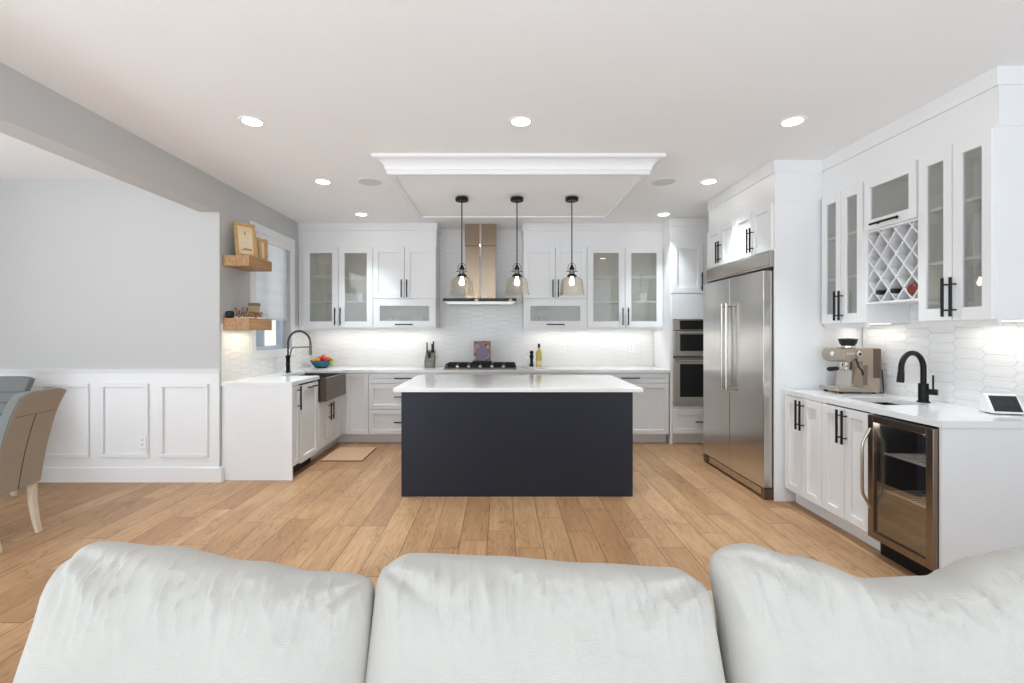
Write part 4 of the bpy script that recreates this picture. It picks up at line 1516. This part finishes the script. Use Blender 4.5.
for i, xx in enumerate((-1.44, -1.35, -1.13, -1.04)):
    tumbler('pale tumbler behind the flip-door glass left of the hood', (xx, 6.08 + 0.03 * (i % 2), 1.4635), 'tumblers left of the hood', simple('pale_glass', srgb(200, 205, 206), 0.2))
for i, xx in enumerate((0.50, 0.60)):
    tumbler('pale tumbler behind the flip-door glass right of the hood', (xx, 6.1, 1.4635), 'tumblers right of the hood', simple('pale_glass_b', srgb(196, 192, 184), 0.2))
for i, yy in enumerate((2.80, 2.56)):
    MB().lathe([(0, 0.0), (0.06, 0.0), (0.085, 0.05), (0.082, 0.05), (0.058, 0.006), (0, 0.006)], (2.82, yy, 1.4735), 22).build(
        'bowl', M['white_cer'], None, base=(2.82, yy, 1.4735), label=('white bowl at the bottom of the near-end glass cabinet, left door', 'white bowl at the bottom of the near-end glass cabinet, right door')[i], cat='bowl', group='bowls in the near-end glass cabinet')

# ------------------------------------------------------------------ pendants
pend0 = thing('pendant_lamp', 'leftmost of the three glass pendant lamps over the island', 'pendant lamp', (0, 0, 2.668), 'glass pendant lamps over the island')
Z0 = 2.668
MB().lathe([(0, Z0), (0.062, Z0), (0.062, Z0 - 0.026), (0.058, Z0 - 0.03), (0, Z0 - 0.03)], (0, 0, 0), 28).build('canopy', M['black'], pend0)
MB().cyl((0, 0, Z0 - 0.03), (0, 0, 2.02), 0.0055, seg=10).build('rod', M['black'], pend0)
MB().lathe([(0, 2.035), (0.007, 2.035), (0.012, 2.022), (0.026, 1.995), (0.027, 1.985), (0.012, 1.983), (0, 1.983)], (0, 0, 0), 18).build('socket_cone', M['black'], pend0)
yoke = MB()
for s in (-1, 1):
    yoke.tube([(0, 0, 2.045), (s * 0.018, 0, 2.043), (s * 0.034, 0, 2.025), (s * 0.038, 0, 2.0), (s * 0.036, 0, 1.965)], 0.003, 8)
yoke.cyl((-0.055, 0, 1.968), (0.055, 0, 1.968), 0.0045, seg=10)
yoke.build('yoke', M['steel_dark'], pend0)
MB().lathe([(0, 1.985), (0.018, 1.985), (0.018, 1.975), (0.026, 1.972), (0.026, 1.945), (0.030, 1.941), (0, 1.941)], (0, 0, 0), 24).build('shade_holder', M['steel_dark'], pend0)
MB().lathe([(0, 1.941), (0.032, 1.9405), (0.046, 1.927), (0.047, 1.918), (0, 1.918)], (0, 0, 0), 24).build('shade_cap', M['black'], pend0)
outp = [(0.042, 1.920), (0.050, 1.914), (0.075, 1.906), (0.092, 1.893), (0.102, 1.870), (0.107, 1.83), (0.110, 1.785), (0.114, 1.76), (0.121, 1.744)]
inp = [(r_ - 0.0035, z_ - 0.0005) for (r_, z_) in outp[::-1]]
MB().lathe(outp + inp, (0, 0, 0), 40).build('glass_shade', M['pendglass'], pend0)
MB().lathe([(0, 1.832), (0.014, 1.836), (0.023, 1.848), (0.025, 1.862), (0.021, 1.880), (0.013, 1.896), (0.012, 1.915), (0, 1.916)], (0, 0, 0), 20).build('bulb', M['bulb'], pend0)
PX = [(-0.364, 'leftmost of the three glass pendant lamps over the island'), (0.162, 'middle of the three glass pendant lamps over the island'),
      (0.686, 'rightmost of the three glass pendant lamps over the island')]
place(pend0, (PX[0][0], 4.39, Z0))
for (xx, lab) in PX[1:]:
    dup(pend0, (xx, 4.39, Z0), 0, lab)
# recessed lights and ceiling speakers
LXS = ((-1.66, 'left'), (0.14, 'middle'), (1.96, 'right'))
rl0 = None
for (yy, row) in ((3.08, 'nearest row'), (4.31, 'second row'), (5.51, 'row closest to the back wall')):
    for (xx, side) in LXS:
        if side == 'middle' and yy > 3.5:
            continue
        lab = 'round recessed ceiling light, %s of the %s' % (side, row)
        if rl0 is None:
            rl0 = thing('recessed_light', lab, 'ceiling light', (0, 0, H), 'recessed ceiling lights')
            MB().lathe([(0.060, H - 0.001), (0.062, H - 0.005), (0.078, H - 0.005), (0.082, H - 0.0005)], (0, 0, 0), 32).build('trim_ring', M['white_pl'], rl0)
            MB().lathe([(0, H - 0.003), (0.061, H - 0.003), (0.061, H - 0.0005), (0, H - 0.0005)], (0, 0, 0), 32).build('diffuser', M['lamp'], rl0)
            place(rl0, (xx, yy, H))
        else:
            dup(rl0, (xx, yy, H), 0, lab)
        d = bpy.data.lights.new('recessed_lamp_light', 'SPOT')
        d.energy = 84
        d.color = (0.82, 0.93, 1.0)
        d.spot_size = math.radians(84)
        d.spot_blend = 1.0
        d.shadow_soft_size = 0.03
        o = bpy.data.objects.new('recessed_lamp_light', d)
        COL.objects.link(o)
        o.location = (xx, yy, H - 0.012)
for (xx, lab) in ((-1.22, 'round white ceiling speaker left of the dropped ceiling panel'), (1.535, 'round white ceiling speaker right of the dropped ceiling panel')):
    s_ = thing('ceiling_speaker', lab, 'speaker', (xx, 4.32, H), 'ceiling speakers')
    MB().lathe([(0.104, H - 0.001), (0.106, H - 0.005), (0.114, H - 0.005), (0.116, H - 0.0005)], (xx, 4.32, 0), 36).build('rim', M['white_pl'], s_)
    MB().lathe([(0, H - 0.003), (0.105, H - 0.003), (0.105, H - 0.0005), (0, H - 0.0005)], (xx, 4.32, 0), 36).build('grille', M['grille'], s_)

# under-cabinet LED bars
def led(label, x0, x1, y0, y1, z, power):
    MB().box(x0, x1, y0, y1, z - 0.008, z - 0.0005).build('light_bar', M['led'], None, base=((x0 + x1) / 2, (y0 + y1) / 2, z), label=label, cat='light', group='under-cabinet light bars')
    area_light('under_cabinet_light', ((x0 + x1) / 2, (y0 + y1) / 2, z - 0.012), (0, 0, 0), max(0.02, x1 - x0), max(0.02, y1 - y0), power, (1.0, 0.94, 0.87))


led('slim light bar under the wall cabinets left of the hood', -2.45, -0.9, 6.12, 6.14, UZ, 1.9)
led('slim light bar under the wall cabinets right of the hood', 0.38, 2.05, 6.12, 6.14, UZ, 1.9)
led('slim light bar under the near-end glass cabinet over the bar', 2.84, 2.86, 2.50, 2.86, RZ, 0.5)
led('slim light bar under the glass cabinet above the coffee machine', 2.84, 2.86, 3.36, 3.72, RZ, 0.4)

# ------------------------------------------------------------------ floor mat
fmx = thing('floor_mat', 'tan anti-fatigue floor mat lying before the apron sink cabinet', 'mat', (-1.7, 5.22, 0))
MB().box(-1.935, -1.476, 4.94, 5.50, 0.0, 0.007).build('underside', M['mat_edge'], fmx)
MB().box(-1.931, -1.480, 4.944, 5.496, 0.007, 0.013).build('top_surface', M['mat_tan'], fmx, bevel=0.003)

# ------------------------------------------------------------------ dining chairs
CG = 'upholstered dining chairs'
tan_f = fabric_material('tan_velvet', srgb(166, 153, 136), 400)
grey_f = fabric_material('grey_teal_velvet', srgb(126, 130, 129), 400)
legw = wood_material('whitewashed_wood', srgb(206, 190, 164), srgb(226, 212, 188), (30, 30, 4), 0.6)


def make_chair(label):
    """built facing -X with the rear of the seat at x = 0"""
    r = thing('dining_chair', label, 'chair', (0, 0, 0), CG)
    W = 0.39
    prof = [(0.0, 0.355), (0.018, 0.48), (0.043, 0.62), (0.076, 0.76), (0.110, 0.88), (0.143, 0.965), (0.160, 1.003)]
    bk = MB()
    # padded back as a lofted slab: rear curve + front curve
    rear = smooth_path(prof, 4)
    n = len(rear)
    ys = [-W / 2 + W * q / 8 for q in range(9)]

    def ring(offf, crown):
        grid = []
        for (px, pz) in rear:
            row = []
            for q, yy in enumerate(ys):
                u = abs(yy) / (W / 2)
                row.append((px + offf - crown * (1 - u ** 3), yy, pz - 0.022 * u ** 5 * max(0.0, min(1.0, (pz - 0.84) / 0.16))))
            grid.append(row)
        return grid
    A = ring(0.0, 0.0)
    B = ring(-0.055, 0.02)
    VA = [[bk.b.verts.new(p) for p in row] for row in A]
    VB = [[bk.b.verts.new(p) for p in row] for row in B]
    for G in (VA, VB):
        for i in range(n - 1):
            for q in range(8):
                f = bk.b.faces.new((G[i][q], G[i][q + 1], G[i + 1][q + 1], G[i + 1][q]))
                f.smooth = True
    for i in range(n - 1):
        for q in (0, 8):
            bk.b.faces.new((VA[i][q], VA[i + 1][q], VB[i + 1][q], VB[i][q]))
    for q in range(8):
        bk.b.faces.new((VA[0][q], VA[0][q + 1], VB[0][q + 1], VB[0][q]))
        bk.b.faces.new((VA[-1][q], VA[-1][q + 1], VB[-1][q + 1], VB[-1][q]))
    bo = bk.build('backrest', grey_f, r, bevel=0.012, seg=3, sharp=60)
    # rear cover
    cvm = MB()
    yr = [-W / 2 + 0.006 + (W - 0.012) * q / 8 for q in range(9)]
    dz_ = lambda yy, pz: -0.004 - 0.022 * (abs(yy) / (W / 2)) ** 5 * max(0.0, min(1.0, (pz - 0.84) / 0.16))
    V = [[cvm.b.verts.new((px + 0.0035, yy, pz + dz_(yy, pz))) for yy in yr] for (px, pz) in rear]
    V2 = [[cvm.b.verts.new((px - 0.01, yy, pz + dz_(yy, pz))) for yy in yr] for (px, pz) in rear]
    for G in (V, V2):
        for i in range(n - 1):
            for q in range(8):
                cvm.b.faces.new((G[i][q], G[i][q + 1], G[i + 1][q + 1], G[i + 1][q])).smooth = True
    for i in range(n - 1):
        for q in (0, 8):
            cvm.b.faces.new((V[i][q], V[i + 1][q], V2[i + 1][q], V2[i][q]))
    for i in (0, n - 1):
        for q in range(8):
            cvm.b.faces.new((V[i][q], V[i][q + 1], V2[i][q + 1], V2[i][q]))
    co = cvm.build('rear_cover', tan_f, bo, label='tan velvet rear cover', sharp=60)
    seam = MB()
    low = [(px + 0.004, 0.0, pz - 0.004) for (px, pz) in rear if pz < 0.86]
    seam.tube(low, 0.003, 6)
    ptop = [p for p in rear if p[1] < 0.86][-1]
    seam.tube([(ptop[0] + 0.004, -W / 2 + 0.03, ptop[1] - 0.004), (ptop[0] + 0.004, W / 2 - 0.03, ptop[1] - 0.004)], 0.0018, 6)
    seam.build('seam', simple('dark_seam', srgb(84, 70, 54), 0.8), co)
    # stitched channels on the front
    for zz in (0.60, 0.70, 0.79, 0.87):
        i0 = min(range(n), key=lambda q: abs(rear[q][1] - zz))
        px, pz = rear[i0]
        MB().tube([(px - 0.058 - 0.02 * (1 - (abs(yy) / (W / 2)) ** 3), yy, pz) for yy in ys], 0.003, 6).build('channel_seam', simple('grey_seam', srgb(90, 94, 94), 0.8), bo)
    MB().box(-0.48, -0.02, -W / 2 - 0.01, W / 2 + 0.01, 0.37, 0.48).build('seat', grey_f, r, bevel=0.02, seg=3)
    for s in (-1, 1):
        lg = MB()
        yy = s * (W / 2 - 0.035)
        pts = [(-0.028, 0.40), (-0.024, 0.22), (-0.004, 0.08), (0.014, 0.0)]
        poly = [(px - 0.022 + 0.004 * i, pz) for i, (px, pz) in enumerate(pts)] + [(px + 0.022 - 0.004 * i, pz) for i, (px, pz) in reversed(list(enumerate(pts)))]
        lg.prism(poly, 1, yy - 0.02, yy + 0.02)
        lg.build('leg', legw, r, bevel=0.004)
        lg = MB()
        lg.prism([(-0.47, 0.38), (-0.42, 0.38), (-0.43, 0.0), (-0.46, 0.0)], 1, yy - 0.02, yy + 0.02)
        lg.build('leg', legw, r, bevel=0.004)
    return r


ch1 = make_chair('tan-backed upholstered dining chair nearest the sofa, seen from behind')
place(ch1, (-3.185, 3.035, 0), 0.19)
dup(ch1, (-4.27, 3.88, 0), -PI / 2 * 0 + PI / 2, 'grey channel-stitched dining chair half out of frame behind the tan-backed chair', CG)

# ------------------------------------------------------------------ sofa
SG = 'loose back cushions on the ivory sofa'
so = thing('sofa', 'ivory fabric sofa frame carrying the loose back cushions in the foreground', 'sofa', (0.1, 0.7, 0))
MB().box(-0.99, 1.75, 1.10, 1.25, 0.10, 0.70).build('back_frame', M['sofa_frame'], so, bevel=0.03, seg=4)
MB().box(-0.99, 1.75, 0.25, 1.10, 0.10, 0.26).build('base', M['sofa_frame'], so, bevel=0.02, seg=3)
MB().box(-0.99, 0.34, 0.25, 1.095, 0.26, 0.43).build('seat_cushion', M['sofa'], so, bevel=0.04, seg=4)
MB().box(0.35, 1.75, 0.25, 1.095, 0.26, 0.43).build('seat_cushion', M['sofa'], so, bevel=0.04, seg=4)
for (xx, yy) in ((-0.9, 0.32), (1.66, 0.32), (-0.9, 1.18), (1.66, 1.18)):
    MB().box(xx - 0.03, xx + 0.03, yy - 0.03, yy + 0.03, 0.0, 0.10).build('foot', M['black_plastic'], so)


def cushion(label, cx, w, topz, prof, seed, tilt=0.36, rz=0.0):
    """puffy loose back cushion: a closed quilt of front and back skins, leaning on the sofa back"""
    Hh = topz - 0.435
    T = 0.185
    nu, nv = 150, 90
    b = MB()

    def interp(u):
        for (a, za), (c, zc) in zip(prof, prof[1:]):
            if a <= u <= c:
                tt = (u - a) / (c - a)
                tt = tt * tt * (3 - 2 * tt)
                return za + (zc - za) * tt
        return prof[-1][1]

    def pt(u, v, side):
        m_ = max(abs(u), abs(v), 1e-6)
        nn = 15.0
        k_ = m_ / ((abs(u) ** nn + abs(v) ** nn) ** (1 / nn)) if m_ > 1e-6 else 1
        uu, vv = u * k_, v * k_
        x_ = uu * w / 2 * (1 + 0.012 * math.sin(vv * 2.2 + seed))
        z_ = Hh / 2 + vv * Hh / 2
        up = max(0.0, (vv + 0.2) / 1.2)
        z_ += interp(u) * up ** 1.5
        th = T / 2 * (max(0.0, 1 - abs(u) ** 9) ** 0.5) * (max(0.0, 1 - abs(v) ** 9) ** 0.5) * (0.84 + 0.16 * (1 - u * u) * (1 - v * v))
        env = (1 - abs(u) ** 8) * (1 - abs(v) ** 10)
        P = Vector((uu * 3.0 + seed * 7, vv * 2.0, side * 3.0))
        n1 = noise.noise(P * 0.8) * 0.020
        # gathers running down from the top seam
        fall = math.exp(-((1 - vv) / 0.42) ** 2)
        fold = noise.noise(Vector((uu * 9 + 0.9 * vv + seed * 3.1, vv * 1.3, 1.7 + side)))
        fold2 = noise.noise(Vector((uu * 19 - 1.6 * vv + seed, vv * 2.2, 5.1 + side)))
        r1 = max(0.0, 1 - abs(fold) * 5.5)
        r2 = max(0.0, 1 - abs(fold2) * 5.0)
        n2 = (r1 * r1 * 0.017 + r2 * 0.008 - 0.004) * fall
        broad = noise.noise(Vector((uu * 4.2 + seed * 5, vv * 3.4, 9.3 + side)))
        n2 += max(0.0, 1 - abs(broad) * 7) ** 2 * 0.0025 * max(0.0, min(1.0, (vv + 0.5)))
        # creases pulled towards the upper corners
        for s_ in (-1, 1):
            dx_, dv_ = (u - s_), (v - 1)
            dd = math.hypot(dx_ * 0.9, dv_)
            ang_ = math.atan2(-dv_, -dx_ * s_)
            n2 += 0.016 * math.sin(ang_ * 9 + seed * 2 + s_) * math.exp(-(dd / 0.45) ** 2) * min(1, dd / 0.12)
        th = th + (n1 + n2) * env
        return Vector((x_, -side * th, z_))
    rows = {}
    for side in (1, -1):
        for j in range(nv + 1):
            for i in range(nu + 1):
                edge = i in (0, nu) or j in (0, nv)
                key = (0 if edge else side, i, j)
                if key in rows:
                    continue
                a = -1 + 2 * i / nu
                c_ = -1 + 2 * j / nv
                u = math.sin(a * PI / 2) * 0.45 + a * 0.55
                v = math.sin(c_ * PI / 2) * 0.45 + c_ * 0.55
                rows[key] = b.b.verts.new(pt(u, v, side if not edge else 1) if not edge else Vector((pt(u, v, 1).x, 0, pt(u, v, 1).z)))

    def V(side, i, j):
        return rows[(0 if (i in (0, nu) or j in (0, nv)) else side, i, j)]
    for side in (1, -1):
        for j in range(nv):
            for i in range(nu):
                f = b.b.faces.new((V(side, i, j), V(side, i + 1, j), V(side, i + 1, j + 1), V(side, i, j + 1)))
                f.smooth = True
    b.rot(-tilt, 'X', (0, 0, 0))
    if rz:
        b.rot(rz, 'Z', (0, 0, 0))
    bmesh.ops.translate(b.b, verts=b.b.verts, vec=(cx, 0.845, 0.44))
    return b.build('back_cushion', M['sofa'], None, base=(cx, 0.845, 0.44), label=label, cat='cushion', group=SG, sharp=89)


cushion('left loose ivory back cushion with its higher left corner, by the tan chair', -0.614, 0.688, 0.912,
        [(-1, 0.02), (-0.8, 0.04), (-0.4, 0.03), (0.2, 0.0), (0.6, -0.02), (1, -0.025)], 1.3)
cushion('middle loose ivory back cushion in front of the navy island', 0.090, 0.722, 0.912,
        [(-1, 0.0), (-0.8, 0.016), (-0.3, 0.01), (0.3, -0.004), (0.8, -0.012), (1, -0.03)], 2.6)
cushion('right loose ivory back cushion with a dipped top edge, by the wine cooler', 0.842, 0.765, 0.912,
        [(-1, 0.03), (-0.78, 0.036), (-0.5, 0.01), (-0.1, -0.035), (0.25, -0.03), (0.6, 0.01), (0.8, 0.025), (1, 0.01)], 4.1)
